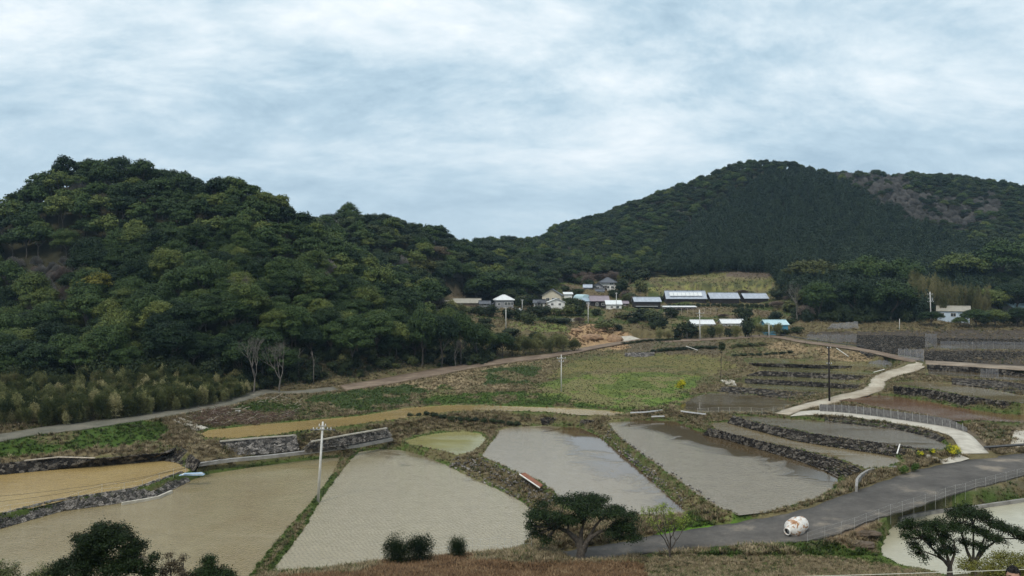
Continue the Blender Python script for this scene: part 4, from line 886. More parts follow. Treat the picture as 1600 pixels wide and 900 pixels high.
near_tree(908, 864, .0628, [(-68,58,14),(-72,28,12),(-50,66,20),(-40,40,16),(-20,72,22),(5,74,24),(30,70,22),(55,62,20),(70,45,16),(75,30,14),(-55,22,10),(50,38,14),(10,58,20),(-15,52,16),(82,52,10),(-80,45,8),(60,26,9)],
  [[(-1,0,-10,8),(0,0,6,6.5),(-6,1,20,5),(-20,2,32,3.5),(-38,3,40,2.2)],[(2,0,2,6),(8,-1,16,4.5),(16,-2,26,3.2),(30,0,34,2.4),(48,2,36,1.6)],[(0,0,14,4.5),(0,2,30,3),(4,3,44,2)],[(8,-1,16,3),(22,4,40,2),(30,4,50,1.4)]],
  'dark flat topped tree with a forked twisted trunk beside the asphalt road', 'pine_tree', 'leaf_near', .17, 34000, 'bark', .32, .9, .42, 1)
near_tree(1484, 890, .0445, [(-60,62,12),(-55,38,11),(-40,66,14),(-25,70,14),(-30,44,14),(-8,50,14),(-50,24,9),(-62,74,8),(0,70,12),(4,28,10),(-20,30,10),(-68,52,6)],
  [[(0,0,-12,5),(0,0,4,3.6),(-10,1,16,2.4),(-26,2,32,1.6),(-42,2,48,1)],[(0,0,2,3.4),(-4,-1,20,2.2),(-12,-2,40,1.4),(-20,0,60,.8)],[(1,0,6,2.6),(8,1,24,1.8),(8,2,44,1)],[(-3,0,10,2),(-22,-3,22,1.3),(-44,-2,30,.8)]],
  'open dark tree with many thin stems, left one of the pair before the pond', 'broadleaf_tree', 'leaf_near', .115, 15000, 'bark', .16, .6, .6, 2)
near_tree(1522, 886, .0445, [(-28,80,12),(-14,84,13),(4,84,14),(20,76,13),(34,66,12),(48,60,10),(62,54,12),(78,46,12),(92,40,12),(-4,60,12),(14,54,12),(-34,66,10),(28,44,10),(8,36,9),(42,40,7),(-14,40,8)],
  [[(0,0,-12,4.6),(-2,0,6,3.2),(-10,1,24,2.2),(-18,2,50,1.4),(-20,2,66,.9)],[(0,0,4,3),(8,-1,24,2),(16,-1,48,1.3),(26,0,62,.9)],[(2,0,8,2.6),(18,1,28,1.8),(40,2,44,1.2),(66,2,44,.8)],[(-1,0,12,2),(0,2,40,1.4),(0,2,66,.8)]],
  'open dark tree reaching the right picture edge, right one of the pair', 'broadleaf_tree', 'leaf_near', .115, 19000, 'bark', .16, .6, .6, 2)
near_tree(170, 935, .036, [(-22,98,18),(6,98,17),(28,92,14),(-38,80,18),(38,74,16),(-5,78,24),(-54,58,18),(50,54,14),(20,50,24),(-30,50,24),(70,60,9),(-74,44,13),(-94,34,12),(-4,104,9),(-44,94,8),(40,90,7),(62,40,12)],
  [[(0,0,-20,5),(0,0,20,4),(-10,0,50,2.5),(-20,0,80,1.2)],[(0,0,10,4),(12,0,44,2.4),(20,0,76,1.2)],[(-2,0,8,3),(-40,0,40,2),(-66,0,50,1)]], 'large dark leafy bush in the lower left corner', 'broadleaf_tree', 'leaf_near', .11, 46000, 'bark', .12, .6, .8, 1)
near_tree(20, 925, .036, [(-40,26,18),(-10,26,20),(14,22,18),(36,24,16),(60,26,16),(-70,30,20)], [[(0,0,-20,3),(0,0,10,2),(-10,0,22,1)],[(2,0,-10,3),(30,0,12,1.5),(50,0,20,1)]], 'low leafy bush at the very bottom left edge', 'broadleaf_tree', 'leaf_shrub', .1, 9000, 'bark', .09, .5, .8, 1)
near_tree(330, 935, .037, [(-10,54,12),(-12,38,16),(6,34,15),(24,32,13),(-28,24,14),(38,20,9)], [[(0,0,-20,3),(-6,0,20,2),(-10,0,44,1)],[(2,0,-10,3),(14,0,12,1.5),(24,0,26,1)]], 'dark spiky topped bush at the bottom edge right of the brown reeds', 'broadleaf_tree', 'leaf_near', .1, 14000, 'bark', .09, .5, .9, 1)
for (px, py, R, wp_, hp_, lb) in [(621,872,.0618,44,36,'dark dense conifer bush behind the fence, left one of a touching pair'),(657,871,.0622,46,40,'dark dense conifer bush behind the fence, right one of a touching pair'),(714,860,.0635,30,24,'small dark conifer bush standing alone at the bank of the big paddy')]:
    x0_, y0_ = (px-800)*R, F*R; gz_ = float(ground(x0_, y0_)[0]); hp_ = (CZ-R*(py-hp_-450)-gz_)/R; e = empty('conifer_bush', (x0_, y0_, gz_), lb, 'bush'); s = wp_*R/4
    fo_ = obj('foliage', blob_mesh('foliage', int(px), 2.6, 4.4, 11000, .16, M['leaf_near'], 26, .45, .6, .4), e); fo_.location = (0, 0, -.75); obj('stem', STM, e); e.scale = (s, s, hp_*R/4.5)
e = empty('sapling', tuple(G(1047, 864, .0632)), 'small budding tree with bare curved limbs beside the asphalt road', 'tree'); s = 1.0
mb = MB(); R = .0632; rr = random.Random(4); tips = []
def grow(p, d, L, r, k):
    q = p+d*L*.5+Vector((rr.uniform(-1, 1), rr.uniform(-1, 1), rr.uniform(-1, 1)))*L*.07; e2 = q+(d+Vector((0, 0, .25))).normalized()*L*.5
    mb.tube([p, q, e2], [r, r*.8, r*.62], M['bark'], 5, False)
    if k >= 3: tips.append((e2, q))
    if k < 6:
        for i in range(2 if k else 4):
            grow(e2 if k else p+d*L*rr.uniform(.6, 1), (d*.8+Vector((rr.uniform(-1, 1), rr.uniform(-1, 1), rr.uniform(-.1, .7)))*(.65 if k else 1.1)).normalized(), L*rr.uniform(.66, .86), r*.66, k+1)
grow(Vector((0, 0, -.3)), Vector((0, 0, 1)), 1.6, .13, 0); obj('trunk', mb.mesh('trunk', True), e)
tp = np.array([list(a*(1-t)+b2*t) for a, b2 in tips for t in (0, .4)]); g = np.random.default_rng(1); j = g.integers(0, len(tp), 2600); C = tp[j]+g.normal(size=(2600, 3))*.13
V, Fc = quads(C, g.normal(size=(2600, 3))+np.array([0, 0, .5]), .13, .6, g); obj('crown', mesh_np('crown', V, Fc, M['leaf_fresh']), e)

near_tree(268, 935, .0365, [(-14,38,9),(0,52,7),(10,44,8),(22,34,8),(-4,66,4),(16,60,4),(34,28,8)], [[(0,0,-20,2),(0,0,20,1.4),(-2,0,50,.8)],[(2,0,-10,2),(14,0,20,1),(18,0,46,.6)]], 'brownish thin leaved bush between the two dark bushes at bottom left', 'broadleaf_tree', 'leaf_brown', .1, 3200, 'bark', .09, .5, 1.3, 2)
# yellow green bush, flowers, weeds
def lowbush(px, py, R, wpx, hpx, mat, label, name='flower_bush', cat='flowers', n_=1200, ls=.1, both=None):
    p = G(px, py, R); R = p.y/F; e = empty(name, tuple(p), label, cat); rx = wpx*R/2; hz = hpx*R
    obj('foliage', blob_mesh('foliage', int(px*7), rx, hz*.95, n_, ls, M['grass'] if both else M[mat], 9, .8), e)
    if both: obj('blossom', blob_mesh('blossom', int(px*5), rx*1.02, hz*1.05, int(n_*.8), ls, M[mat], 9, .95), e)
lowbush(1490,714,None,24,14,'flower','bright yellow flower clump nearest the foot of the concrete lane',n_=1500,both=1); lowbush(1457,712,None,12,8,'flower','small yellow flower clump left of the brightest one',n_=600,both=1); lowbush(1437,716,None,13,8,'flower','faint yellow flower clump at the corner of the beige paddy',n_=600,both=1)
lowbush(1063,616,.145,20,18,'flower','yellow blossoming bush at the edge of the green field in the middle of the valley',n_=1300,ls=.16,both=1)
lowbush(1412,735,.0853,20,14,'grass','green weed tussock between asphalt road and beige paddy','weed_clump','weeds',1500,.12)
lowbush(1430,730,.0865,16,12,'grass','second green weed tussock nearer the grey concrete pad','weed_clump','weeds',1500,.12)
M['leaf_fresh2'] = leafmat('leaf_yellowgreen', (.1, .11, .02), (.2, .18, .04))
near_tree(1580, 925, .031, [(-60,34,16),(-36,40,18),(-12,42,18),(10,44,18),(30,46,16),(-22,26,16),(14,24,18),(52,44,18)], [[(0,0,-20,3),(0,0,10,2),(-10,0,30,1)],[(2,0,-10,3),(20,0,12,1.5),(30,0,30,1)]], 'yellow green leafy bush in the bottom right corner beside the person', 'broadleaf_tree', 'leaf_fresh2', .085, 12000, 'bark', .08, .5, .8, 1) if 'leaf_fresh2' in M else None

# ------------------------------------------------------------ grass cover (real tufts)
TG = [tuft_mesh('tuft', 900+i, .34, .34, 16, .05, M['grass']) for i in range(3)]
TS = [tuft_mesh('tuft', 910+i, .5, .5, 18, .045, M['straw'], .9) for i in range(3)]
TD = [tuft_mesh('tuft', 920+i, .42, .45, 16, .05, M['rusty'], .9) for i in range(3)]
TW = [tuft_mesh('tuft', 930+i, .5, .45, 16, .07, M['leaf_shrub'], .9) for i in range(2)]
coll_g = protocol('tufts', TG+TS+TD+TW)   # 0-2 green, 3-5 straw, 6-8 rusty, 9-10 weed
def scatter_band(name, label, cat, n_, R0, R1, pick, seed, smin=.7, smax=1.3):
    g = np.random.default_rng(seed); R = (R0**-1.0+(R1**-1.0-R0**-1.0)*g.random(n_))**-1.0; px = g.uniform(-60, 1660, n_); x, y = (px-800)*R, F*R; z = ground(x, y)
    s_ = x/(y+70); i = np.clip(np.searchsorted(ys, y)-1, 0, len(ys)-2); j = np.clip(np.searchsorted(ss, s_)-1, 0, len(ss)-2); gi_ = i*len(ss)+j
    py = 450-(z-CZ)/y*F; fl = FLAT[gi_]; cc = colr[gi_]; bd = BND[gi_]
    wet = np.zeros(n_, bool)
    for nm, zz_, mt, pts, lb in PAD:
        wet |= inside(PW[nm], x, y) & (z < zz_+.02)
    ok = ~wet & (fl < .8) & (py < 915) & (R < frontR(px)+.004)
    ty, sc = pick(px, py, R, cc, bd, g); ok &= ty >= 0
    x, y, z, ty, sc, R = x[ok], y[ok], z[ok], ty[ok], sc[ok], R[ok]; s = (smin+(smax-smin)*g.random(len(x)))*sc
    return gn_scatter(name, np.stack([x, y, z], 1), ty, np.stack([g.normal(size=len(x))*.12, g.normal(size=len(x))*.12, g.random(len(x))*6.28], 1), np.stack([s, s, s], 1), coll_g, label, cat)
def pick1(px, py, R, cc, bd, g):
    n_ = len(px); gness = cc[:, 1]/(cc[:, 0]+1e-4); r = g.random(n_); lum = cc.sum(1)
    ty = np.where(gness > 1.15, g.integers(0, 3, n_), np.where(gness > .88, np.where(r < .35, g.integers(0, 3, n_), 3+g.integers(0, 3, n_)), np.where(gness > .68, 3+g.integers(0, 3, n_), 6+g.integers(0, 3, n_))))
    ty = np.where((g.random(n_) < .1) & (gness > .8), 9+g.integers(0, 2, n_), ty)
    ty = np.where((bd > .35) & (r > .5) & (px > 560) & (px < 1140) & (R < .125), 3+g.integers(0, 3, n_), ty)
    fld = inside(np.array([(845,605),(880,568),(950,553),(1050,553),(1120,558),(1140,575),(1080,612),(1040,636),(960,640),(870,622)], float), px+g.normal(size=n_)*9, py+g.normal(size=n_)*3) & (bd < .1); ty = np.where(fld & (r > .6), -1, ty)
    ty = np.where((gness < .72) & (R < .08) & (px > 1240) & (r > .35), -1, ty)     # bare soil plot
    ty = np.where((lum < .22) & (px > 1200) & (R > .15) & (r > .35), -1, ty)
    sc = np.where(bd > .1, .6, 1.0)*np.where(R > .13, .85, 1.0)*np.where((px > 1000) & (py > 868), .5, 1.0)*np.where(fld, .6, 1.0)
    return ty, sc
scatter_band('grass', 'green and straw coloured grass covering the banks and slopes between the paddies', 'grass', 90000, .054, .105, pick1, 31)
scatter_band('meadow_grass', 'grass and weeds of the fields and slopes in the middle of the valley', 'grass', 110000, .105, .215, pick1, 32)
scatter_band('hamlet_grass', 'rough grass and weeds around the hamlet houses', 'grass', 30000, .215, .335, pick1, 33, .9, 2.0)
def along(P, n):
    P = np.array(P); L = np.r_[0, np.cumsum(np.linalg.norm(np.diff(P, axis=0), axis=1))]; t = np.linspace(0, L[-1], n)
    return np.stack([np.interp(t, L, P[:, k]) for k in range(P.shape[1])], 1), L[-1]
def strip(name, label, pts, z, wd, ht, mat, cat, g=None):
    P = np.array([Uz(p[0], p[1], p[2] if len(p) > 2 else z) for p in pts]); P, L = along(P, max(4, int(sum(np.linalg.norm(np.diff(P, axis=0), axis=1))/1.2))); mb = MB(); n = len(P); V = []; fc = []
    for i in range(n):
        d = P[min(i+1, n-1)]-P[max(i-1, 0)]; s = np.array([-d[1], d[0], 0]); s = s/np.linalg.norm(s)*wd/2
        V += [P[i]-s-[0, 0, ht], P[i]+s-[0, 0, ht], P[i]+s, P[i]-s]
    for i in range(n-1):
        for k in range(4): fc.append((4*i+k, 4*i+(k+1) % 4, 4*i+4+(k+1) % 4, 4*i+4+k))
    fc += [(0, 3, 2, 1), tuple(4*(n-1)+k for k in range(4))]; o0 = Vector(P[0]); mb.poly([Vector(v)-o0 for v in V], fc, M[mat]); o = mb.build(name); o.location = o0; return tag(o, label, cat, g)
# ------------------------------------------------------------ buildings
def gable_pts(w, d, h, rh, axis='x', oh=.4):
    return None
def house(name, label, px, py, R, wpx, hpx, rpx_, depth, roof='x', wm='cream', rm='roof_tile', rz=0, wins=(), door=None, oh=.45, cat='house', found=2.0, roofover=None):
    """wall height hpx and roof height rpx_ in picture units at distance R; windows as (x share, z share, w, h) of the front wall"""
    c = W(px, py, R); w, h, rh, d = wpx*R, hpx*R, rpx_*R, depth
    e = empty(name, (c[0], c[1]+d/2, c[2]), label, cat, None, rz); mb = MB(); wmat, rmat = M[wm], M[rm]
    hw, hd = w/2, d/2
    base = [(-hw,-hd),(hw,-hd),(hw,hd),(-hw,hd)]
    P = [(x, y, -found) for x, y in base]+[(x, y, h) for x, y in base]; fc = [(0,1,5,4),(1,2,6,5),(2,3,7,6),(3,0,4,7)]
    if roof == 'x': P += [(-hw, 0, h+rh*.96), (hw, 0, h+rh*.96)]; fc += [(4,8,7)[::-1], (5,6,9)]
    if roof == 'y': P += [(0, -hd, h+rh*.96), (0, hd, h+rh*.96)]; fc += [(4,5,8), (6,7,9)]
    mb.poly(P, fc, wmat); mb.build('wall', e)
    rb = MB(); t = .16; ow, od = hw+oh, hd+oh
    def slab(q):   # q: four points of the lower face
        rb.poly([(a, b2, c2) for a, b2, c2 in q]+[(a, b2, c2+t) for a, b2, c2 in q], [(0,1,2,3)[::-1],(4,5,6,7),(0,1,5,4),(1,2,6,5),(2,3,7,6),(3,0,4,7)], rmat)
    if roof == 'x':
        k = rh*oh/hd; slab([(-ow,-od,h-k),(ow,-od,h-k),(ow,0,h+rh),(-ow,0,h+rh)]); slab([(-ow,0,h+rh),(ow,0,h+rh),(ow,od,h-k),(-ow,od,h-k)])
    elif roof == 'y':
        k = rh*oh/hw; slab([(-ow,-od,h-k),(0,-od,h+rh),(0,od,h+rh),(-ow,od,h-k)]); slab([(0,-od,h+rh),(ow,-od,h-k),(ow,od,h-k),(0,od,h+rh)])
    elif roof == 'hip':
        r_ = max(hw-hd*.9, .3); T = [(-ow,-od,h-.1),(ow,-od,h-.1),(ow,od,h-.1),(-ow,od,h-.1),(-r_,0,h+rh),(r_,0,h+rh)]
        rb.poly(T+[(-ow,-od,h-.3),(ow,-od,h-.3),(ow,od,h-.3),(-ow,od,h-.3)], [(0,1,5,4),(1,2,5),(2,3,4,5),(3,0,4),(6,7,1,0),(7,8,2,1),(8,9,3,2),(9,6,0,3),(9,8,7,6)], rmat)
        rb.tube([(-r_,0,h+rh+.05),(r_,0,h+rh+.05)], .14, rmat, 6)
        for sx_, ex in ((-1,-ow),(1,ow)):
            for sy in (-1, 1): rb.tube([(sx_*r_,0,h+rh+.04),(ex,sy*od,h-.04)], .11, rmat, 5)
    elif roof == 'shed':
        slab([(-ow,-od,h),(ow,-od,h),(ow,od,h+rh),(-ow,od,h+rh)])
    elif roof == 'arch':
        nseg = 10; A = [(hw*1.02*math.cos(math.pi*i/nseg), h+rh*math.sin(math.pi*i/nseg)) for i in range(nseg+1)]
        for i in range(nseg): (x0, z0), (x1, z1) = A[i], A[i+1]; rb.poly([(x0,-od,z0),(x1,-od,z1),(x1,od,z1),(x0,od,z0)], [(0,1,2,3)], rmat)
        rb.poly([(x, -od, z) for x, z in A], [tuple(range(nseg+1))], rmat); rb.poly([(x, od, z) for x, z in A], [tuple(range(nseg+1))[::-1]], rmat)
    ro = rb.build('roof', e)
    if roof in 'xy':
        ab = MB()
        if roof == 'x': ab.box((0, 0, h+rh+t+.05), (2*ow, .4, .16), rmat)
        else: ab.box((0, 0, h+rh+t+.05), (.4, 2*od, .16), rmat)
        ab.build('ridge_cap', ro)
    for (fx, fz, ww, wh) in wins:
        wb = MB(); x = (fx-.5)*w; z = fz*h; wb.box((x, -hd-.02, z), (ww, .06, wh), M['glass']); wo = wb.build('window', e)
        fb = MB(); f = .09
        for (a, b2, c2, d2) in ((x, z+wh/2+f/2, ww+2*f, f), (x, z-wh/2-f/2, ww+2*f, f), (x-ww/2-f/2, z, f, wh), (x+ww/2+f/2, z, f, wh), (x, z, f*.7, wh)): fb.box((a, -hd-.05, b2), (c2, .1, d2), M['white'])
        fb.build('frame', wo)
    if door is not None:
        db = MB(); x = (door-.5)*w; db.box((x, -hd-.03, 1.0), (1.6, .08, 2.0), M['darkwall']); do = db.build('door', e); hb = MB(); hb.box((x+.6, -hd-.09, 1.0), (.06, .05, .3), M['steel']); hb.build('handle', do)
    return e
h_ = house('house', 'grey two storey house with a white hipped roof above a dark hedge', 787, 480, .252, 28, 12, 7, 6.5, 'hip', 'greywall', 'roof_white', .1, [(.58,.45,1.1,1.1),(.74,.45,1.1,1.1),(.9,.45,1.1,1.1),(.2,.4,.9,.9)], oh=.5)
lb_ = MB(); lb_.poly([(-6.8,-2.6,.2),(-3.5,-2.6,1.9),(-3.5,2.4,1.9),(-6.8,2.4,.2),(-6.8,-2.6,.05),(-3.5,-2.6,1.7),(-3.5,2.4,1.7),(-6.8,2.4,.05)], [(0,1,2,3),(7,6,5,4),(0,4,5,1),(3,2,6,7),(0,3,7,4)], M['roof_tile']); lb_.build('lean_to_roof', h_)
house('long_shed', 'long low shed with a pale weathered roof at the left end of the hamlet', 729, 477, .265, 42, 4, 6, 6, 'x', 'brownwall', 'roof_beige', .05, [(.3,.5,.8,.6)], cat='shed')
house('shed', 'low pale brown shed half hidden by the wood at the far left of the hamlet', 692, 475, .268, 32, 4, 2.5, 5, 'shed', 'brownwall', 'roof_beige', 0, cat='shed')
house('hut', 'tiny hut with a white roof between dark trees below the grey house', 811, 489, .245, 10, 3, 3.5, 3, 'hip', 'white', 'roof_white', 0, [(.5,.5,.7,.4)], cat='hut', oh=.4)
h_ = house('gabled_house', 'cream house with a broad dark edged gable facing the fields', 864, 475, .26, 30, 14, 9, 9, 'y', 'cream', 'roof_tile', -.12, [(.3,.5,1.3,1.2),(.6,.5,1.3,1.2),(.85,.5,1.0,1.0)], .1, .6)
house('annex', 'white low building with a pale roof in front of the cream gabled house', 869, 479, .254, 26, 7, 5, 4, 'y', 'white', 'roof_white', .05, [(.25,.5,.9,.8),(.7,.5,.9,.8)], cat='house')
house('store_house', 'small white store building to the right of the cream gable', 888, 465, .268, 12, 5, 3, 4, 'shed', 'white', 'roof_white', 0, cat='shed')
h_ = house('farmhouse', 'large dark tiled farmhouse standing highest above the hamlet', 951, 453, .30, 24, 12, 8, 8, 'hip', 'white', 'roof_tile', -.1, [(.2,.35,1.4,1.1),(.5,.35,1.4,1.1),(.8,.35,1.2,1.1),(.75,.8,1.6,.7)], .35, .9)
house('farmhouse_wing', 'middle wing with a pale edged gable stepping down from the dark tiled farmhouse', 935, 452, .294, 17, 5, 5, 6, 'y', 'greywall', 'roof_tile', -.1, [(.5,.5,1.4,.8)], cat='house', oh=.7)
house('farm_shed', 'small tiled shed at the left foot of the highest farmhouse', 919, 452, .29, 12, 3, 4, 5, 'x', 'greywall', 'roof_metal', -.1, cat='shed')
house('greenhouse', 'pale rounded greenhouse tunnel left of the mauve roofed house', 911, 470, .27, 16, 2, 8, 10, 'arch', 'white', 'roof_cyan', .3, cat='greenhouse', oh=0)
house('blue_roof_shed', 'small shed with a light blue roof joined to the mauve roofed house', 917, 476, .262, 10, 5, 5, 4, 'shed', 'greywall', 'roof_blue', 0, cat='shed')
house('mauve_roof_house', 'dark walled house with a mauve metal roof in the middle of the hamlet', 937, 479, .262, 28, 9, 7, 7, 'x', 'darkwall', 'roof_mauve', 0, [(.35,.4,.8,1.2),(.7,.4,1.2,.9)], None)
house('white_shed', 'bright white shed with a plain sloping roof right of the mauve roofed house', 960, 483, .257, 23, 7, 6, 5, 'shed', 'white', 'roof_white', -.05, [(.75,.45,1.0,.9),(.35,.45,.8,.6)], cat='shed')
h_ = house('barn', 'dark barn with a blue grey metal roof, leftmost of the four long barns', 1012, 482, .262, 40, 11, 6, 7, 'x', 'darkwall', 'roof_metal', 0, cat='barn')
eb = MB(); eb.box((-.5,-4.6,.9),(9.0,.12,.3),M['steel']); eb.box((-.5,-4.2,.95),(9.0,1.2,.1),M['roof_white']); eb.build('canopy', h_)
h_ = house('barn', 'widest barn with a pale panelled roof and white right gable', 1073, 474, .275, 61, 8, 11, 8, 'x', 'darkwall', 'roof_metal', -.03, cat='barn')
sb = MB()
for i in range(8): sb.box((-6.2+i*1.75, -2.6, 8*.275+1.75), (1.6, 2.4, .07), M['roof_white'], M=Matrix.Rotation(math.atan2(11*.275, 4.0), 4, 'X'))
sb.build('roof_panel', h_); gb = MB(); gb.poly([(8.42,-3.6,2.0),(8.42,3.6,2.0),(8.42,0,4.9)], [(0,1,2)], M['white']); gb.poly([(8.45,-3.6,1.2),(8.45,3.6,1.2),(8.45,3.6,2.0),(8.45,-3.6,2.0)], [(0,1,2,3)], M['white']); gb.build('gable_end', h_)
house('barn', 'long barn with grey blue roof second from the right', 1133, 475, .275, 44, 9, 8, 8, 'x', 'darkwall', 'roof_metal', 0, cat='barn')
house('barn', 'rightmost and shortest of the four long metal roofed barns', 1182, 474, .275, 36, 8, 7, 8, 'x', 'darkwall', 'roof_metal', 0, cat='barn')
house('low_shelter', 'low white roofed shelter under the widest barn above the bare vine posts', 1062, 483, .262, 50, 3, 1.5, 2.5, 'shed', 'darkwall', 'roof_white', 0, cat='shed')
house('blue_shed', 'blue walled shed with a pale cyan roof beside the upper lane', 1214, 520, .2225, 34, 13, 6, 6, 'x', 'bluewall', 'roof_cyan', .04, [(.2,.5,1.0,1.0)], .55, cat='shed')
house('polytunnel', 'white polytunnel behind the reeds, left one of two', 1099, 509, .232, 34, 3, 5, 6, 'x', 'white', 'roof_white', 0, cat='greenhouse')
house('polytunnel', 'white polytunnel behind the reeds, right one of two', 1146, 508, .232, 34, 3, 5, 6, 'x', 'white', 'roof_white', 0, cat='greenhouse')
h_ = house('white_gabled_house', 'pale blue walled house with a beige roof among dark trees on the right', 1500, 501, .236, 44, 15, 7, 9, 'x', 'skywall', 'roof_beige', -.5, [(.15,.6,1.2,1.2),(.5,.6,1.6,1.2)], .8)
house('far_house', 'house with a pale cyan roof at the right picture edge among dark trees', 1600, 486, .26, 34, 6, 5, 7, 'x', 'white', 'roof_cyan', 0, [(.3,.5,1,1)])

house('shed', 'low grey roofed outbuilding just right of the long low shed', 757, 478, .258, 16, 3.5, 4, 4.5, 'x', 'greywall', 'roof_tile', .1, [(.5,.5,.8,.6)], cat='shed')
house('shed', 'small brown walled shed on the slope between grey house and cream gable', 822, 476, .268, 13, 4, 3.5, 4, 'y', 'brownwall', 'roof_beige', .1, [(.5,.5,.8,.6)], cat='shed')
house('house', 'low white walled house with tiled roof left of the cream gable', 843, 479, .258, 17, 6, 4, 5, 'x', 'white', 'roof_tile', -.05, [(.25,.5,.9,.9),(.7,.5,.9,.9)], .5, cat='house')
house('shed', 'tiny shed with mauve roof tucked behind the bright white shed', 976, 478, .268, 11, 4, 3, 3.5, 'x', 'brownwall', 'roof_mauve', 0, [(.5,.5,.7,.5)], cat='shed')
house('shed', 'white walled outbuilding in front of the highest farmhouse', 938, 459, .289, 12, 4, 3, 4, 'x', 'white', 'roof_tile', -.1, [(.4,.5,.8,.7)], cat='shed')
strip('garden_wall', 'low pale wall below the cream gabled house', [(878,497,16.9),(898,498,16.6)], 0, .3, 1.1, 'concrete', 'wall')
strip('garden_wall', 'grey retaining wall under the highest farmhouse', [(908,457,25.9),(935,458,25.7),(958,457,25.9)], 0, .4, 1.8, 'concrete_grey', 'wall')
strip('garden_wall', 'long grey retaining wall under the barns', [(1035,485,18.9),(1100,486,18.7),(1160,486,18.7),(1200,485,18.9)], 0, .4, 1.2, 'concrete_grey', 'wall')

# ------------------------------------------------------------ stone walls
ico = None
def stone_shapes():
    out = []
    for s_ in range(6):
        bm = bmesh.new(); bmesh.ops.create_icosphere(bm, subdivisions=1, radius=1); g = random.Random(s_)
        for v in bm.verts: v.co *= g.uniform(.72, 1.2)
        bm.verts.ensure_lookup_table(); out.append((np.array([v.co[:] for v in bm.verts]), np.array([[q.index for q in f.verts] for f in bm.faces]))); bm.free()
    return out
SS_ = stone_shapes()
def stone_wall(label, bot, zb, top, zt, size=.42, mat='stone', jit=.35, name='stone_wall', skip=0, cat='stone wall', grp=None, core=True):
    B = [Uz(p[0], p[1], p[2] if len(p) > 2 else zb) for p in bot]; T = [Uz(p[0], p[1], p[2] if len(p) > 2 else zt) for p in top]
    size *= .82; _, L = along(B, 5); n = max(6, int(L/(size*.85))); b2, _ = along(B, n); t2, _ = along(T, n); t2 = t2*1.0; ry = np.maximum(t2[:, 1], b2[:, 1]+.25)/t2[:, 1]; t2[:, 0] *= ry; t2[:, 1] *= ry; Hh = np.mean(np.linalg.norm(t2-b2, axis=1)); m_ = max(2, int(Hh/(size*.72))+1)
    V, Fc = [], []; off = 0; g = np.random.default_rng(int(abs(B[0][0]*10)+n)); o = B[0].copy()
    for i in range(n):
        for j in range(m_):
            if skip and g.random() < skip: continue
            t = (j+.35*g.random())/(m_-.6); t = min(t, 1.02); p = b2[i]*(1-t)+t2[i]*t-np.array([0, 0, .05]); p = p+g.normal(size=3)*np.array([.25, .22, .12])*size*jit*1.4
            v, f = SS_[g.integers(0, 6)]; s = size*.56*(.65+.65*g.random()); a = g.random()*6.28; ca_, sa = math.cos(a), math.sin(a)
            v = v*np.array([s*1.15, s*.9, s*.78])*(.85+.3*g.random(3)); v = np.stack([v[:, 0]*ca_-v[:, 1]*sa, v[:, 0]*sa+v[:, 1]*ca_, v[:, 2]], 1)+p-o
            V.append(v); Fc.append(f+off); off += len(v)
    # rubble core behind the face stones
    back = np.array([0, .45, -.2]); c1 = b2+back-np.array([0, 0, .5])-o; c2 = t2+back-o; 
    if core: V += [c1, c2]; q = np.array([[off+i, off+i+1, off+n+i+1] for i in range(n-1)]+[[off+i, off+n+i+1, off+n+i] for i in range(n-1)]); Fc.append(q); off += 2*n
    w_ = obj(name, mesh_np(name, np.vstack(V), np.vstack(Fc), M[mat])); w_.location = o; tag(w_, label, cat, grp); return w_
stone_wall('long dark stone wall between the bent road paddy and the beige strip paddy', [(1100,679),(1130,685),(1180,699),(1240,717),(1285,733),(1312,747)], 2.7, [(1108,669),(1150,681),(1200,693),(1240,701),(1290,713),(1325,724),(1347,734)], 3.8)
stone_wall('long dark stone wall along the upper side of the beige strip paddy', [(1138,660),(1180,671),(1240,687),(1300,697),(1340,703),(1398,712)], 3.75, [(1146,650),(1180,660),(1220,669),(1280,680),(1340,689),(1390,698),(1432,704),(1450,706)], 4.7)
stone_wall('low dark stone edging just under the concrete lane', [(1290,659),(1350,665),(1400,671),(1440,680),(1468,690)], 4.4, [(1290,650),(1345,655),(1390,661),(1430,668),(1455,674),(1475,684)], 4.95, .34)
stone_wall('thick dark rocky bank between the reddish and the pinkish paddies', [(1400,617),(1450,625),(1500,635),(1560,644),(1640,650)], 5.9, [(1397,604),(1450,609),(1500,618),(1550,627),(1600,633),(1660,639)], 7.75)
stone_wall('rocky bank above the pinkish paddy at the right edge', [(1490,600),(1550,607),(1600,617),(1680,623)], 7.7, [(1488,591),(1550,594),(1600,600),(1680,605)], 8.4)
TW_ = [('stone terrace wall above the glossy dark paddy, lowest of the four beside the lane',[(1120,613),(1180,616),(1245,626),(1285,622)],4.1,[(1130,604),(1170,606),(1220,610),(1280,614),(1320,617)],5.0),
 ('second lowest of the four stone terrace walls left of the pale lane',[(1165,598.5),(1230,601.5),(1300,605.5),(1348,610)],5.0,[(1165,591.5),(1220,594),(1290,598),(1350,602)],5.9),
 ('third of the four stone terrace walls left of the pale lane, counted from below',[(1165,586.5),(1230,588),(1300,591.5),(1350,596)],5.9,[(1190,579.5),(1230,581.5),(1300,585),(1370,587.5)],6.9),
 ('topmost short stone terrace wall left of the pale lane',[(1190,572.5),(1260,574.5),(1330,578)],6.9,[(1170,567),(1220,568),(1300,571),(1330,572)],7.8)]
for a in TW_: stone_wall(*a, .36)
stone_wall('dark stone wall above the straight earth track at the right', [(1447,562),(1520,566),(1600,571.5),(1700,577)], 9.5, [(1447,549),(1530,549),(1600,550.5),(1700,552)], 11.1, .45, 'stone_black', .9, skip=.35, core=False)
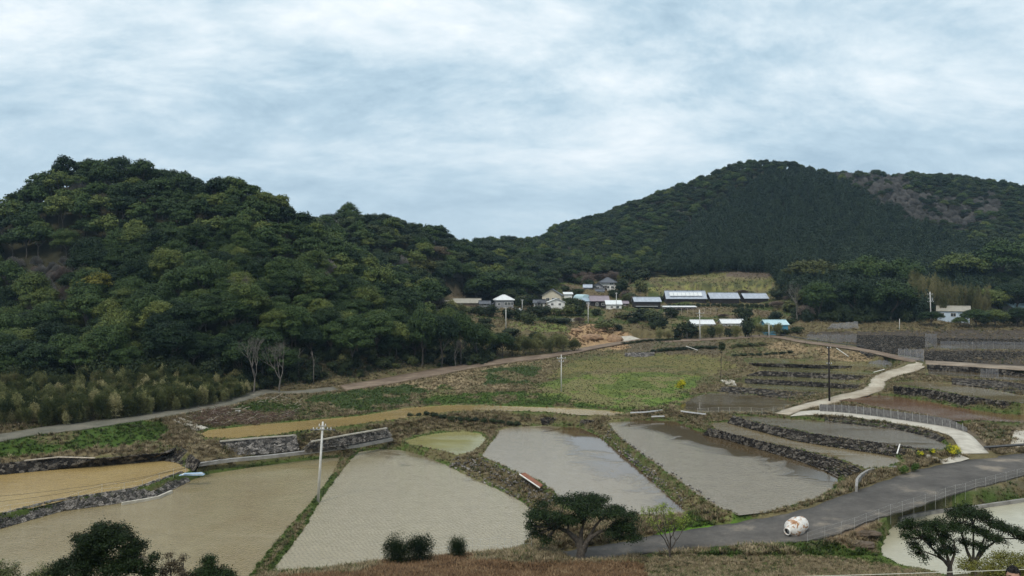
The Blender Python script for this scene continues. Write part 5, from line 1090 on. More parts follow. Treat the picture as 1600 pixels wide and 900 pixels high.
stone_wall('dark stone wall below the straight earth track at the right', [(1450,578),(1530,582),(1600,588.5),(1690,595)], 8.25, [(1450,569.5),(1500,572.5),(1560,576.5),(1690,584)], 9.4, .42)
stone_wall('uppermost dark stone wall along the edge of the far right terraces', [(1455,537),(1600,538),(1700,540)], 11.1, [(1450,528),(1600,530),(1700,532)], 12.3, .45, 'stone_black', .9, skip=.4, core=False)
stone_wall('rough dark rock bank behind the bend of the upper lane', [(1340,542,10.5),(1400,553,9.8),(1442,559,9.4)], 0, [(1340,524,12.6),(1400,524,12.6),(1445,526,12.4)], 0, .5, 'stone_black', 1.0, skip=.5, core=False)
stone_wall('dark rock face just below the upper lane left of its bend', [(1330,561,7.9),(1360,566,7.8),(1395,567,7.9)], 0, [(1300,543,10.4),(1350,551,10.0),(1400,561,9.3)], 0, .5, 'stone_black', .6)
stone_wall('grey rubble wall under the left end of the long ochre paddy', [(352,712),(410,709),(466,703)], 1.55, [(344,689),(400,684),(462,680)], 3.55, .36, 'stone_lt', .2)
stone_wall('grey rubble wall behind the tall concrete pole', [(472,703),(540,695),(612,681)], 2.1, [(487,690),(540,680),(604,669)], 3.55, .36, 'stone_lt', .2)
stone_wall('dark retaining wall along the far side of the ochre paddy on the left', [(-130,752),(0,741),(140,728),(255,719),(277,722),(302,735)], 1.3, [(-130,738),(0,724),(90,715),(150,716),(265,706),(281,695),(312,722)], 2.65, .3, 'stone', .15)
stone_wall('low stone wall separating the ochre and the tan paddies on the left', [(-130,864),(0,825),(95,798),(190,785),(245,776),(296,751)], .1, [(-130,847),(0,807),(100,784),(200,768),(260,750),(284,742)], 1.45, .32, 'stone_lt', .2)
stone_wall('black rock pile in the bank above the grey brown paddy', [(848,664),(885,665),(930,669)], 1.4, [(845,653),(880,651),(928,657)], 2.7, .42)
stone_wall('pale stone wall in the distance behind the olive field', [(977,558),(1022,558)], 6.9, [(977,551),(1022,550)], 8.1, .42, 'stone_lt')
stone_wall('rocks showing through the dry tufts of the bank right of the grey brown paddy', [(940,682),(980,716),(1040,769),(1085,803)], 1.4, [(955,672),(1000,708),(1060,750),(1118,794)], 2.8, .4, 'stone_lt', .6, skip=.8, core=False)
stone_wall('rocks in the tufted bank between the green grey and grey brown paddies', [(700,728),(740,747),(785,767),(818,784),(836,802)], 0, [(715,712),(755,715),(785,730),(815,743),(850,757),(872,778)], 1.5, .38, 'stone_lt', .6, skip=.85, core=False)

# ------------------------------------------------------------ kerbs, slabs, sheets, pipes
strip('kerb', 'pale concrete ledge running below the two grey rubble walls', [(305,724),(355,717),(420,711),(480,704),(560,694),(612,684)], 1.75, .7, .5, 'concrete_grey', 'kerb')
strip('coping', 'pale coping on top of the grey rubble wall left of the pole', [(344,688.5),(400,683.5),(462,679)], 3.7, .3, .2, 'concrete', 'coping')
strip('coping', 'pale coping on top of the grey rubble wall behind the pole', [(487,689),(540,679),(604,668)], 3.7, .3, .2, 'concrete', 'coping')
strip('plank', 'pale plank lying on the dark retaining wall at the left', [(38,719),(92,713.5),(148,715)], 2.85, .35, .1, 'palewood', 'plank')
strip('kerb', 'thin concrete edge between tan paddy and low stone wall on the left', [(190,785),(245,776),(268,766)], .35, .35, .4, 'concrete', 'kerb')
strip('kerb', 'brown concrete kerb along the upper edge of the pale pond paddy', [(1405,809),(1425,803),(1460,797),(1520,790.5),(1600,779),(1720,766)], 1.6, .35, 1.0, 'concrete_grey', 'kerb')
strip('retaining_wall', 'curved concrete retaining wall beside the road below the beige paddy', [(1338,760),(1339,748),(1346,740),(1358,733),(1378,729),(1400,728)], 3.75, .3, 1.3, 'concrete_grey', 'wall')
strip('pipe', 'white irrigation pipe lying at the left end of the dark glossy paddy', [(985,644),(1010,643),(1035,640)], 3.95, .22, .2, 'pipe', 'pipe')
strip('pipe', 'white irrigation pipe right of the reeds along the dark glossy paddy', [(1064,641.5),(1082,644),(1103,646.5)], 4.2, .25, .2, 'pipe', 'pipe')
strip('pipe', 'short white pipe on the bank between the two brown paddies', [(1018,650),(1038,649.5)], 3.4, .25, .2, 'pipe', 'pipe')
for nm, lb, pts, mt, ct in [('slab','white concrete slab beside the brushwood pile',[(267,657),(282,654.5),(326,670),(305,674)],'concrete','slab'),
    ('slab','pale concrete slab at the right edge behind the guardrail',[(1585,675),(1650,674),(1650,700),(1578,700)],'concrete','slab'),
    ('slab','grey concrete pad beside the road between yellow flowers and weeds',[(1448,714),(1498,713),(1515,719),(1458,730),(1441,727)],'concrete','slab'),
    ('slab','small white concrete pad at the head of the thin olive paddies',[(1126,595),(1147,594.5),(1151,603.5),(1137,603)],'concrete','slab'),
    ('slab','pale dirt ramp slab where the brown track meets the soil heap',[(965,527),(985,526),(1000,530),(975,534)],'concrete','slab')]:
    P = [G(*p) for p in pts]; zt_ = max(p.z for p in P)+.1; mb = MB(); c = P[0]; V = [Vector((p.x, p.y, min(zt_, p.z+.14)))-c for p in P]; V2 = [v-Vector((0, 0, .5)) for v in V]
    mb.poly(V2+V, [(0,1,2,3),(7,6,5,4),(0,4,5,1),(1,5,6,2),(2,6,7,3),(3,7,4,0)], M[mt]); o = mb.build(nm); o.location = c; tag(o, lb, ct)
# corrugated sheets on the low wall
e = empty('sheet_stack', tuple(Uz(300, 742, 1.5)), 'stack of blue and white corrugated sheets lying on the low stone wall', 'sheets', rz=.12)
for i in range(4):
    mb = MB(); ang = [-.05, .06, 0, .1][i]
    n = 14; V = []
    for k in range(n+1): y = (k/n-.5)*.8; V += [(-1.7+.2*i, y, .04*(k % 2)+.07*i), (1.7-.12*i, y, .04*(k % 2)+.07*i)]
    mb.poly([Matrix.Rotation(ang, 3, 'Z') @ Vector(v) for v in V], [(2*k, 2*k+1, 2*k+3, 2*k+2) for k in range(n)], M['blue_sheet' if i != 2 else 'roof_white']); s_ = mb.build('sheet', e)
    md = s_.modifiers.new('t', 'SOLIDIFY'); md.thickness = .02
# rust red sheet on the bank
A_, B_, C_, D_ = Uz(812,742,1.75), Uz(843,763,1.75), Uz(848,757,1.9), Uz(820,738,1.9); A_, B_ = A_+[0,0,.1], B_+[0,0,.1]
mb = MB(); o0 = Vector(A_); V = [Vector(v)-o0 for v in (A_, B_, C_, D_)]; mb.poly(V+[v-Vector((0,0,.14)) for v in V], [(0,1,2,3),(7,6,5,4),(0,4,5,1),(1,5,6,2),(2,6,7,3),(3,7,4,0)], M['red_sheet'])
e = empty('roof_sheet', o0, 'rust red sheet with a pale front edge lying on the tufted bank', 'sheet'); mb.build('sheet', e); mb = MB(); mb.tube([V[0]+Vector((0,-.05,0)), V[1]+Vector((0,-.05,0))], .1, M['white'], 5); mb.build('edge', e)

# ------------------------------------------------------------ poles, wires, rails, fences
def pole(px, pyb, pyt, R, label, mat='pole', rb=.19, rt=.11, arms=(), lean=0, cat='utility pole', name='utility_pole', trafo=False, base=True):
    b0 = W(px, pyb, R); g0 = float(ground(b0[0], b0[1])[0]); hh = (pyb-pyt)*R; e = empty(name, tuple(b0), label, cat)
    mb = MB(); mb.cyl((0, 0, min(0, g0-b0[2])-.5), (lean*R, 0, hh), rb, rt, M[mat], 12); mb.build('pole', e, True)
    for (fz, hw, ins) in arms:
        z = hh-fz; x0 = lean*R*z/hh; ab = MB(); ab.box((x0, -.12, z), (2*hw, .1, .1), M['steel' if mat == 'pole' else 'iron']); a = ab.build('crossarm', e)
        for k in range(ins):
            x = x0+(-hw+.1+(2*hw-.2)*k/max(1, ins-1)); ib = MB(); ib.tube([(x,-.12,z+.05),(x,-.12,z+.12),(x,-.12,z+.2),(x,-.12,z+.3)], [.03,.075,.05,.06], M['ceramic'], 7); ib.build('insulator', a)
    if trafo:
        tb = MB(); z = hh-trafo; tb.cyl((.36, 0, z-.4), (.36, 0, z+.35), .22, .22, M['steel'], 12); tb.build('transformer', e)
    return e, b0, hh
P1e, p1b, p1h = pole(496.5, 781, 659, .0838, 'tall pale concrete pole on the grassy bank between the two nearest big paddies', 'pole', .2, .12, [(1.0, 1.25, 6), (.55, .5, 2)], 8)
hb = MB()
for x in (-1.3, -.75, .7, 1.3): hb.tube([(x+.68, -.12, p1h-1.0), (x+.68+.28*(1 if x > 0 else -1), -.12, p1h-1.1)], [.1, .13], M['iron'], 8)
hb.build('line_clamp', P1e)
pole(1296, 630, 542, .1278, 'tall black wooden pole standing beside the pale lane', 'woodpole', .2, .15, [(3.4, .55, 3), (.25, .4, 2)], -1)
pole(877, 612, 554, .1472, 'thin grey pole with two crossarms in the green slope beyond the ochre paddy', 'pole', .13, .09, [(.9, 1.0, 4), (1.6, .6, 3)], 0)
pole(1094, 533, 484, .211, 'grey pole with a crossarm at the left of the reed clumps', 'pole', .19, .13, [(1.2, 1.3, 4), (2.2, .8, 3)], -1)
pole(790.5, 517, 480, .214, 'plain white pole below the grey two storey house', 'pole', .14, .11, [(.25, .7, 2)], 0)
pole(1455, 501, 456, .234, 'grey pole with three crossarms in front of the tawny bamboo grove', 'pole', .2, .14, [(.9, 1.0, 4), (2.4, .9, 4), (3.6, 1.2, 4)], -2, trafo=2.9)
pole(1201.5, 526, 507, .2135, 'short plain pole at the roadside left of the blue shed', 'pole', .13, .11)
pole(1405.5, 519, 498, .222, 'thin short pole at the edge of the far terraces', 'pole', .1, .08)
pole(919, 502, 472, .236, 'pole among the bushes below the mauve roofed house', 'pole', .16, .12, [(.5, .7, 3)])
pole(963, 484, 457, .256, 'thin pole standing before the bright white shed', 'pole', .14, .1, [(.4, .5, 2)])
pole(816, 486, 468, .25, 'small pole right of the grey two storey house', 'pole', .14, .1, [(.3, .5, 2)])
pole(1585.5, 521, 509, .226, 'short wooden post at the upper right terraces', 'woodpole', .1, .08)
e = empty('slender_tree', tuple(G(1126, 592, .16)), 'slender dark tree with a tufted top left of the thin olive paddies', 'tree'); mb = MB(); mb.tube([(0,0,-.3),(.1,0,3),(.25,0,8.0)], [.12,.08,.05], M['bark'], 6); mb.build('trunk', e); c = obj('crown', blob_mesh('crown', 9, 1.1, 2.2, 600, .3, M['leaf_hedge'], 5, .6), e); c.location = (.25, 0, 6.6)
def wire(label, a, b2, sag, name='power_line', r=.018, mat='cable', grp=None):
    a, b2 = Vector(a), Vector(b2); mb = MB(); mb.tube([a.lerp(b2, t/14)-Vector((0, 0, sag*4*(t/14)*(1-t/14)))-a for t in range(15)], r, M[mat], 4); o = mb.build(name); o.location = a; return tag(o, label, 'cable', grp)
T1_ = Vector(p1b)+Vector((.6, 0, p1h-.9))
for i, (dx_, pyl) in enumerate(((-1.1, 795), (1.1, 783))): wire('thin dark power line from the tall concrete pole over the ochre paddy, %s one' % ('upper' if i else 'lower'), T1_+Vector((dx_, -.12, .1)), W(-160, pyl, .078), 2.2)
wire('thin power line sagging before the dark trees, left of the far triple armed pole', W(1240, 497, .235), W(1454, 462, .234), 1.2, r=.03)
wire('thin power line running right from the far triple armed pole', W(1456, 462, .234), W(1700, 452, .243), 1.0, r=.03)
wire('thin power line between white hamlet pole and the pole under the mauve roofed house', W(790, 481, .214), W(919, 475, .236), 1.0, r=.02)
wire('thin power line from the mauve roofed house pole to the reed clump pole', W(919, 475, .236), W(1094, 488, .211), 1.0, r=.02)
# guardrail by the road
e = empty('guardrail', tuple(W(1545, 707, .0944)), 'black guardrail beam at the right edge above the asphalt road', 'guardrail'); q0 = W(1545, 707, .0944); mb = MB()
pa, pb_ = W(1538, 699, .0948)-q0, W(1720, 686, .0965)-q0; mb.tube([pa+[0,0,0], pb_], .19, M['iron'], 4); mb.build('beam', e)
for t in (.05, .38, .7, .98): p = pa*(1-t)+pb_*t; pb2 = MB(); pb2.box((p[0], p[1]+.1, p[2]-.6), (.14, .14, 1.3), M['iron']); pb2.build('post', e)
e = empty('guardrail', tuple(Uz(1205, 522, 11.9)), 'thin black rail along the far side of the upper lane', 'guardrail'); q0 = Uz(1205, 522, 11.9); L_ = [Uz(1205,520,12.4)-q0, Uz(1250,528,11.9)-q0, Uz(1300,535,11.4)-q0, Uz(1350,541,10.9)-q0]
mb = MB(); mb.tube(L_, .13, M['iron'], 4); mb.build('beam', e)
for p in along(L_, 9)[0]: pb2 = MB(); pb2.box((p[0], p[1], p[2]-.45), (.12, .12, .9), M['iron']); pb2.build('post', e)
def fence(name, label, pts, hgt, step, wires=3, rp=.025, mat='wire', netm=None, jitter=.05, R=None, zs=None, rw=.008):
    Q = [Uz(*p) if len(p) == 3 else np.array(G(*p)) for p in pts]; P, L = along(Q, max(3, int(sum(np.linalg.norm(np.diff(np.array(Q), axis=0), axis=1))/step)+1)); gz3 = ground(P[:, 0], P[:, 1]); P[:, 2] = np.maximum(gz3, P[:, 2]-.12) if len(pts[0]) == 3 else gz3; o0 = P[0].copy(); e = empty(name, tuple(o0), label, 'fence'); tops = []
    g = random.Random(int(P[0][0]*7))
    for p in P:
        p = p-o0; t = p+np.array([g.uniform(-1, 1)*jitter, g.uniform(-1, 1)*jitter, hgt*g.uniform(.9, 1.08)]); tops.append(t); mb = MB(); mb.tube([p-[0, 0, .9], t], rp, M[mat], 5); mb.build('post', e)
    for k in range(wires):
        f = (k+1)/wires*.96; mb = MB(); mb.tube([(P[i]-o0)*(1-f)+tops[i]*f for i in range(len(P))], rw, M['wire'], 3, False); mb.build('wire', e)
    if netm:
        V = []; fc = []
        for i in range(len(P)): V += [P[i]-o0+[0, 0, .03], tops[i]*.97+(P[i]-o0)*.03]
        mb = MB(); mb.poly(V, [(2*i, 2*i+2, 2*i+3, 2*i+1) for i in range(len(P)-1)], M[netm]); mb.build('net', e)
    return e
M['finenet'] = netmat('fine_net', (.34, .34, .33), 3, .09)
fence('wire_fence', 'fine wire net fence along the near side of the asphalt road', [(1262,848,2.35),(1318,832,2.7),(1378,809,3.0),(1444,789,3.1),(1502,770,3.2),(1562,754,3.3),(1652,733,3.6)], 1.3, 2.3, 3, .011, 'wire', 'finenet', rw=.004)
fence('wire_fence', 'low wire fence before the pair of conifer bushes', [(594,877),(640,874),(690,870),(730,867)], 1.0, 1.0, 3, .02, rw=.01)
fence('wire_fence', 'thin net fence on the near bank of the large grey green paddy', [(725,864),(780,862),(830,860)], 1.5, .9, 2, .015, rw=.008)
fence('wire_fence', 'row of thin stakes with wire on the low wall between ochre and tan paddies', [(-60,833),(0,812),(100,787),(200,771),(262,752),(290,742)], 1.2, 2.6, 2, .02, rw=.009)
fence('net_fence', 'faint net fence in front of the glossy dark paddy', [(1090,649),(1140,648),(1190,649),(1225,647)], 1.3, 1.8, 2, .025, 'wire', 'finenet', rw=.01)
# ribbed grey fence beside the concrete lane
ptsF = [(1281,642.5),(1315,643.5),(1350,647),(1400,654),(1450,661),(1490,667),(1512,672)]; Q = np.array([Uz(a, b2, 5.05) for a, b2 in ptsF]); P, L = along(Q, int(34/.18)); o0 = P[0].copy(); e = empty('ribbed_fence', tuple(o0), 'ribbed grey sheet fence along the upper side of the concrete lane', 'fence'); V = []
for i, p in enumerate(P):
    q = p-o0; dy_ = .07*(i % 2); fade = min(1, (len(P)-i)/40+.25); hh_ = 1.25*fade+random.uniform(-.04, .04); V += [q+[0, dy_, -.3], q+[0, dy_+.15, hh_]]
mb = MB(); mb.poly(V, [(2*i, 2*i+2, 2*i+3, 2*i+1) for i in range(len(P)-1)], plain('fence_sheet', (.2, .19, .18), (.08, .075, .075), 2.5, .8)); s_ = mb.build('sheet', e); md = s_.modifiers.new('t', 'SOLIDIFY'); md.thickness = .03
for i in range(0, len(P), 9): q = P[i]-o0; pb2 = MB(); pb2.tube([q+[0, -.06, -.3], q+[0, .1, 1.45 if i < len(P)-45 else .9]], .035, M['wire'], 5); pb2.build('post', e)
def netscreen(label, pts, n_=6):
    """hanging net between an upper and a lower line, with posts"""
    (a, b2, c2, d2) = [np.array(p) for p in pts]; o0 = a.copy(); e = empty('net_screen', tuple(o0), label, 'net'); V = []; m_ = 24
    for i in range(m_+1): t = i/m_; V += [a*(1-t)+b2*t-o0+[0, 0, -.1*math.sin(t*40)], d2*(1-t)+c2*t-o0+[0, 0, .12*math.sin(t*23)]]
    mb = MB(); mb.poly(V, [(2*i, 2*i+2, 2*i+3, 2*i+1) for i in range(m_)], M['net']); mb.build('net', e)
    for i in range(n_+1): t = i/n_; p = a*(1-t)+b2*t-o0; q = d2*(1-t)+c2*t-o0; pb2 = MB(); pb2.tube([p-[0, 0, .4], q+[0, 0, .05]], .04, M['concrete_grey'], 5); pb2.build('post', e)
netscreen('grey net stretched up the slope under the rounded dark trees', [W(1285,521,.222), W(1342,522,.222), W(1340,502,.226), W(1300,506,.226)], 3)
netscreen('dark grey net screen with posts behind the upper lane', [W(1258,541-3,.207), W(1338,543,.2), W(1338,522,.2), W(1262,523,.207)], 5)
netscreen('tall narrow net screen at the corner of the far terraces', [W(1446,546,.186), W(1464,547,.186), W(1463,522,.186), W(1446,521,.186)], 2)
netscreen('long low net screen along the far right paddy', [W(1470,547,.18), W(1700,550,.18), W(1700,535,.18), W(1470,533,.18)], 14)
netscreen('small dark net screen beside the narrow dull paddy', [W(1531,596,.142), W(1561,597,.142), W(1559,576,.142), W(1533,577,.142)], 3)
netscreen('net screen before the rock bank at the right bend of the lane', [W(1404,563,.172), W(1443,566,.163), W(1443,546,.165), W(1404,545,.174)], 4)
netscreen('net over the dark rock face below the upper lane', [W(1335,567,.176), W(1392,571,.167), W(1398,560,.172), W(1345,549,.18)], 4)
for a, b2, lb in ((W(1307,544,.184), W(1326,557,.178), 'white pipe lying down the dark rock face below the upper lane'), (Uz(1401.5,709,4.0), Uz(1406,694,5.1), 'white stake leaning at the end of the upper stone wall'), (W(1365,583.5,.158)+np.array([0,0,.3]), W(1382,579,.158)+np.array([0,0,.3]), 'pale beam lying across the bank left of the lane'), (W(1072,541,.2), W(1090,547,.195), 'pale beam lying crossways on the weedy plot left of the slender tree')):
    mb = MB(); mb.tube([Vector((0, 0, 0)), Vector(b2)-Vector(a)], .09, M['white'], 6); o = mb.build('pipe' if 'pipe' in lb else 'beam'); o.location = Vector(a); tag(o, lb, 'pipe' if 'pipe' in lb else 'stick'); o.name = 'white_pipe' if 'pipe' in lb else 'wooden_stake'

# ------------------------------------------------------------ drum, brushwood, heaps, litter
R = .0668; c0 = G(1243, 855, R); e = empty('mixer_drum', (c0.x, c0.y, c0.z+.84), 'rusty white mixer drum lying on its side at the road edge', 'drum')
e.scale = (.87, .87, .97); ax = Vector((-.80, -.55, -.16)).normalized(); e.rotation_euler = ax.to_track_quat('Z', 'Y').to_euler()
def lathe(prof, mat, name, parent, n=36):
    mb = MB(); V = []; fc = []
    for r, z in prof: V += [(r*math.cos(2*math.pi*k/n), r*math.sin(2*math.pi*k/n), z) for k in range(n)]
    for i in range(len(prof)-1):
        for k in range(n): fc.append((i*n+k, i*n+(k+1) % n, (i+1)*n+(k+1) % n, (i+1)*n+k))
    mb.poly(V, fc, mat); o = mb.build(name, parent, True); return o
lathe([(.02,-1.5),(.55,-1.48),(.78,-1.38),(.88,-1.2),(.96,-.8),(1.05,-.36),(1.06,-.3),(1.06,-.1),(1.07,-.05),(1.08,.3),(1.05,.6),(1.0,.72),(.97,.76),(.7,1.02),(.5,1.16),(.42,1.2)], M['drum'], 'body', e)
lathe([(1.065,-.34),(1.11,-.33),(1.11,-.08),(1.065,-.07)], M['drum'], 'band', e)
lathe([(.42,1.2),(.46,1.24),(.46,1.5),(.4,1.52),(.34,1.5),(.34,1.1),(.02,1.0)], M['drum'], 'mouth', e)
lathe([(.335,1.42),(.33,1.0),(.02,.9)], M['iron'], 'mouth_lining', e)
lathe([(.02,-1.62),(.2,-1.6),(.22,-1.45)], M['rust'], 'hub', e)
for k in range(3): mb = MB(); a = k*2.1+.5; mb.box((.98*math.cos(a), .98*math.sin(a), .2), (.12, .2, .5), M['rust'], rz=a); mb.build('hatch' if k == 0 else 'bracket', e)
def twigpile(name, label, cells, mat1, mat2, cat, n_, Lr=(.5, 2.2), hgt=.9, r=(.015, .05)):
    g = random.Random(len(cells)*7+n_); base = G(*cells[0]); mb = MB()
    for i in range(n_):
        c = g.choice(cells); p = G(c[0]+g.uniform(-12, 12), c[1]+g.uniform(-4, 4))-base; p.z += g.random()**2*hgt; L = g.uniform(*Lr); a = g.random()*6.28; d = Vector((math.cos(a), math.sin(a), g.uniform(-.25, .5)))*L
        mid = p+d*.5+Vector((g.uniform(-.1, .1), g.uniform(-.1, .1), g.uniform(-.05, .15)))*L; rr_ = g.uniform(*r); mb.tube([p, mid, p+d], [rr_, rr_*.8, rr_*.4], M[mat1] if g.random() > .12 else M[mat2], 4, False)
    o = mb.build(name); o.location = base; return tag(o, label, cat)
twigpile('brushwood_pile', 'large pile of cut brown branches beside the far end of the ochre paddy', [(310,655),(325,662),(340,652),(345,664),(360,655),(375,660),(390,652),(395,662),(410,655),(425,658),(440,652),(455,650),(330,648),(350,645)], 'brush', 'palewood', 'brushwood', 1100)
twigpile('fallen_branches', 'pale dead branches scattered on the weeds above the brushwood pile', [(445,625),(420,628),(455,635),(400,622),(370,640)], 'palewood', 'brush', 'branches', 36, (1.0, 3.2), .4, (.03, .07))
def heap(px, py, rxm, rym, hm, label, seed, mat='soil'):
    p = G(px, py); g = np.random.default_rng(seed); bm = bmesh.new(); bmesh.ops.create_icosphere(bm, subdivisions=4, radius=1)
    co = np.array([v.co[:] for v in bm.verts]); n1_ = fbm(co[:, 0]*3+seed, co[:, 1]*3+co[:, 2]*2, 1, 4, seed)-.5
    for v, k in zip(bm.verts, n1_): s_ = 1+.55*k; v.co = Vector((v.co.x*rxm*s_, v.co.y*rym*s_, max(-.4, v.co.z)*hm*s_))
    me_ = bpy.data.meshes.new('soil_heap'); bm.to_mesh(me_); bm.free(); me_.materials.append(M[mat]); me_.polygons.foreach_set('use_smooth', [True]*len(me_.polygons)); o = obj('soil_heap', me_); o.location = p; tag(o, label, 'soil heap')
heap(958, 533, 3.6, 2.6, 1.9, 'steep brown soil heap at the end of the dug up slope', 1); heap(925, 528, 3.8, 3.2, 1.3, 'broad orange soil heap in the middle of the dug up slope', 2); heap(900, 517, 2.2, 2.2, .9, 'small orange soil heap at the top left of the dug up slope', 3); heap(938, 516, 2.6, 2.4, .8, 'low orange soil heap below the hamlet pole', 4)
heap(1340, 851, 1.8, 1.0, .35, 'flat dark clod of earth on the bare plot near the pond', 5, 'clod'); heap(1355, 835, 1.5, .8, .3, 'flat brown clod of earth between road fence and pond', 6, 'clod')
def litter(name, label, px, py, sz, mat, rz=0, R=None, cat='litter'):
    p = G(px, py, R); mb = MB(); g = random.Random(int(px)); V = []; n = 5
    for i in range(n):
        for j in range(n): V.append(((i/(n-1)-.5)*sz[0], (j/(n-1)-.5)*sz[1], sz[2]*g.random()+.08))
    mb.poly([Matrix.Rotation(rz, 3, 'Z') @ Vector(v) for v in V], [(i*n+j, (i+1)*n+j, (i+1)*n+j+1, i*n+j+1) for i in range(n-1) for j in range(n-1)], M[mat]); o = mb.build(name); o.location = p; md = o.modifiers.new('t', 'SOLIDIFY'); md.thickness = .03; tag(o, label, cat)
litter('plastic_sheet', 'crumpled white plastic sheet on the bank below the conifer bushes', 643, 878, (1.1, .5, .25), 'white', .2); litter('plastic_sheet', 'crumpled blue plastic sheet beside the white one on the near bank', 656, 877, (.7, .5, .3), 'bluewall', .5)
litter('plastic_sheet', 'crumpled white bag lying on the brushwood side weeds', 372, 645, (.8, .5, .5), 'white', .2); litter('plastic_sheet', 'small white scrap at the edge of the bare plot near the road', 1313, 832, (.8, .25, .1), 'white', .2); litter('plastic_sheet', 'small white scrap on the brown plot behind the guardrail', 1569, 690, (.4, .3, .3), 'white')
# vine posts below the barns and long hedge
for i in range(10):
    px = 1038+i*9; a = W(px, 492, .251); mb = MB(); mb.tube([(0, 0, -.5), (random.uniform(-.1, .1), 0, 2.7)], [.08, .06], M['palewood'], 5); mb.tube([(-.9, 0, 2.5), (.9, 0, 2.6)], .04, M['palewood'], 4); o = mb.build('vine_post'); o.location = a; tag(o, 'pale wooden trellis post under the low white shelter', 'post', 'trellis posts under the barns')
for i in range(22):
    px = 1046+i*7.6; R = .2655; a = W(px, 482, R); e = empty('hedge_shrub', tuple(a), 'clipped dark shrub in the long hedge in front of the barns', 'hedge', 'hedge in front of the barns', random.random()*6); e.scale = (.62, .62, .82*random.uniform(.9, 1.1)); obj('foliage', BL[i % 3], e); obj('stem', STM, e)
for i in range(16):
    px = 742+i*5.6; R = .247; a = W(px, 492, R); e = empty('hedge_shrub', tuple(a), 'dark shrub in the thick hedge below the grey two storey house', 'hedge', 'hedge below the grey house', random.random()*6); e.scale = (.62, .62, .72*random.uniform(.8, 1.15)); obj('foliage', BL[i % 3], e); obj('stem', STM, e)
# loose rocks on the near bank
for i, (px, py, s_) in enumerate([(826,868,.45),(836,864,.35),(700,880,.25),(556,883,.3),(1290,846,.3),(1268,852,.35)]):
    v, f = SS_[i % 6]; o = obj('rock', mesh_np('rock', v*np.array([s_, s_*.8, s_*.6]), f, M['stone_lt'])); o.location = G(px, py); tag(o, ['grey rock right of the fence under the flat topped tree','smaller grey rock beside the larger one under the flat topped tree','small rock in the rusty grass below the lone conifer bush','small rock at the near corner of the large paddy','small rock left of the bare plot by the road','small rock between drum and bare plot'][i], 'rock')

# ------------------------------------------------------------ rope and person close to the camera
p0, p1_ = W(840, 908, .0105), W(1700, 886, .0105)
e = empty('rope_barrier', tuple(p0), 'thin pale rope strung low across the foreground', 'rope'); mb = MB(); n = 24
mb.tube([Vector(p0*(1-t/n)+p1_*t/n-p0)-Vector((0, 0, .035*math.sin(math.pi*t/n)-.0*t)) for t in range(n+1)], .006, M['rope'], 5); mb.build('rope', e)
for q in (p0, p1_): mb = MB(); mb.cyl(tuple(q-p0+np.array([0, 0, .05])), tuple(q-p0-np.array([0, 0, q[2]-float(ground(q[0], q[1])[0])+.3])), .03, .03, M['palewood'], 8); mb.build('post', e)
R = .0088; hp = W(1583, 886, R); gz = hp[2]-1.70; e = empty('person', (hp[0], hp[1], gz), 'person with short black hair at the bottom right corner behind the rope', 'person', rz=math.radians(-35)); 
sk = [((0,0,.93),.15),((0,0,1.1),.14),((0,0,1.3),.155),((0,0,1.43),.12),((0,.0,1.5),.06),((0,-.01,1.56),.06),((0,-.01,1.62),.085),
 ((.17,0,1.40),.06),((.23,.02,1.15),.045),((.2,-.08,.92),.035),((.18,-.12,.83),.035),((-.17,0,1.40),.06),((-.23,.02,1.15),.045),((-.2,-.08,.92),.035),((-.18,-.12,.83),.035),
 ((.1,0,.85),.095),((.11,0,.48),.065),((.12,.02,.08),.045),((.13,-.14,.04),.04),((-.1,0,.85),.095),((-.11,0,.48),.065),((-.12,.02,.08),.045),((-.13,-.14,.04),.04)]
ed = [(0,1),(1,2),(2,3),(3,4),(4,5),(5,6),(3,7),(7,8),(8,9),(9,10),(3,11),(11,12),(12,13),(13,14),(0,15),(15,16),(16,17),(17,18),(0,19),(19,20),(20,21),(21,22)]
me = bpy.data.meshes.new('body'); me.from_pydata([s[0] for s in sk], ed, []); bo = obj('clothes', me, e); md = bo.modifiers.new('skin', 'SKIN')
for i, s in enumerate(sk): me.skin_vertices[0].data[i].radius = (s[1], s[1]); 
me.skin_vertices[0].data[0].use_root = True
md.use_smooth_shade = True; bo.modifiers.new('sub', 'SUBSURF').levels = 2; bo.modifiers['sub'].render_levels = 2; me.materials.append(M['jacket'])
bm = bmesh.new(); bmesh.ops.create_uvsphere(bm, u_segments=40, v_segments=30, radius=1)
for v in bm.verts:
    x, y, z = v.co; sx_, sy, sz = .077, .096, .118
    if z < 0: sx_ *= 1-.28*z*z; sy *= 1-.15*z*z
    Y = y*sy; f = math.exp(-((x/.16)**2))*(y < 0)
    Y -= f*.02*math.exp(-((z+.18)/.16)**2)*(1 if abs(x) < .35 else 0); Y -= f*.007*math.exp(-((z+.52)/.09)**2)
    for ex in (-.38, .38): Y += (y < 0)*.009*math.exp(-((x-ex)/.16)**2-((z-.02)/.1)**2)
    Y -= (y < 0)*.006*math.exp(-((z-.2)/.1)**2)
    v.co = (x*sx_, Y, z*sz)
for sx_ in (-1, 1): r_ = bmesh.ops.create_uvsphere(bm, u_segments=10, v_segments=8, radius=.03); [setattr(v, 'co', Vector((v.co.x*.35+sx_*.077, v.co.y*.7+.01, v.co.z*1.1-.005))) for v in r_['verts']]
me = bpy.data.meshes.new('head'); bm.to_mesh(me); bm.free(); me.materials.append(M['skin']); me.polygons.foreach_set('use_smooth', [True]*len(me.polygons)); hd_ = obj('head', me, e); hd_.location = (0, -.015, 1.585)
mb = MB()
for sx_ in (-1, 1): mb.box((sx_*.03, -.088, .0), (.026, .008, .010), M['hair']); mb.box((sx_*.031, -.094, .024), (.036, .006, .006), M['hair'])
mb.build('eyes', hd_)
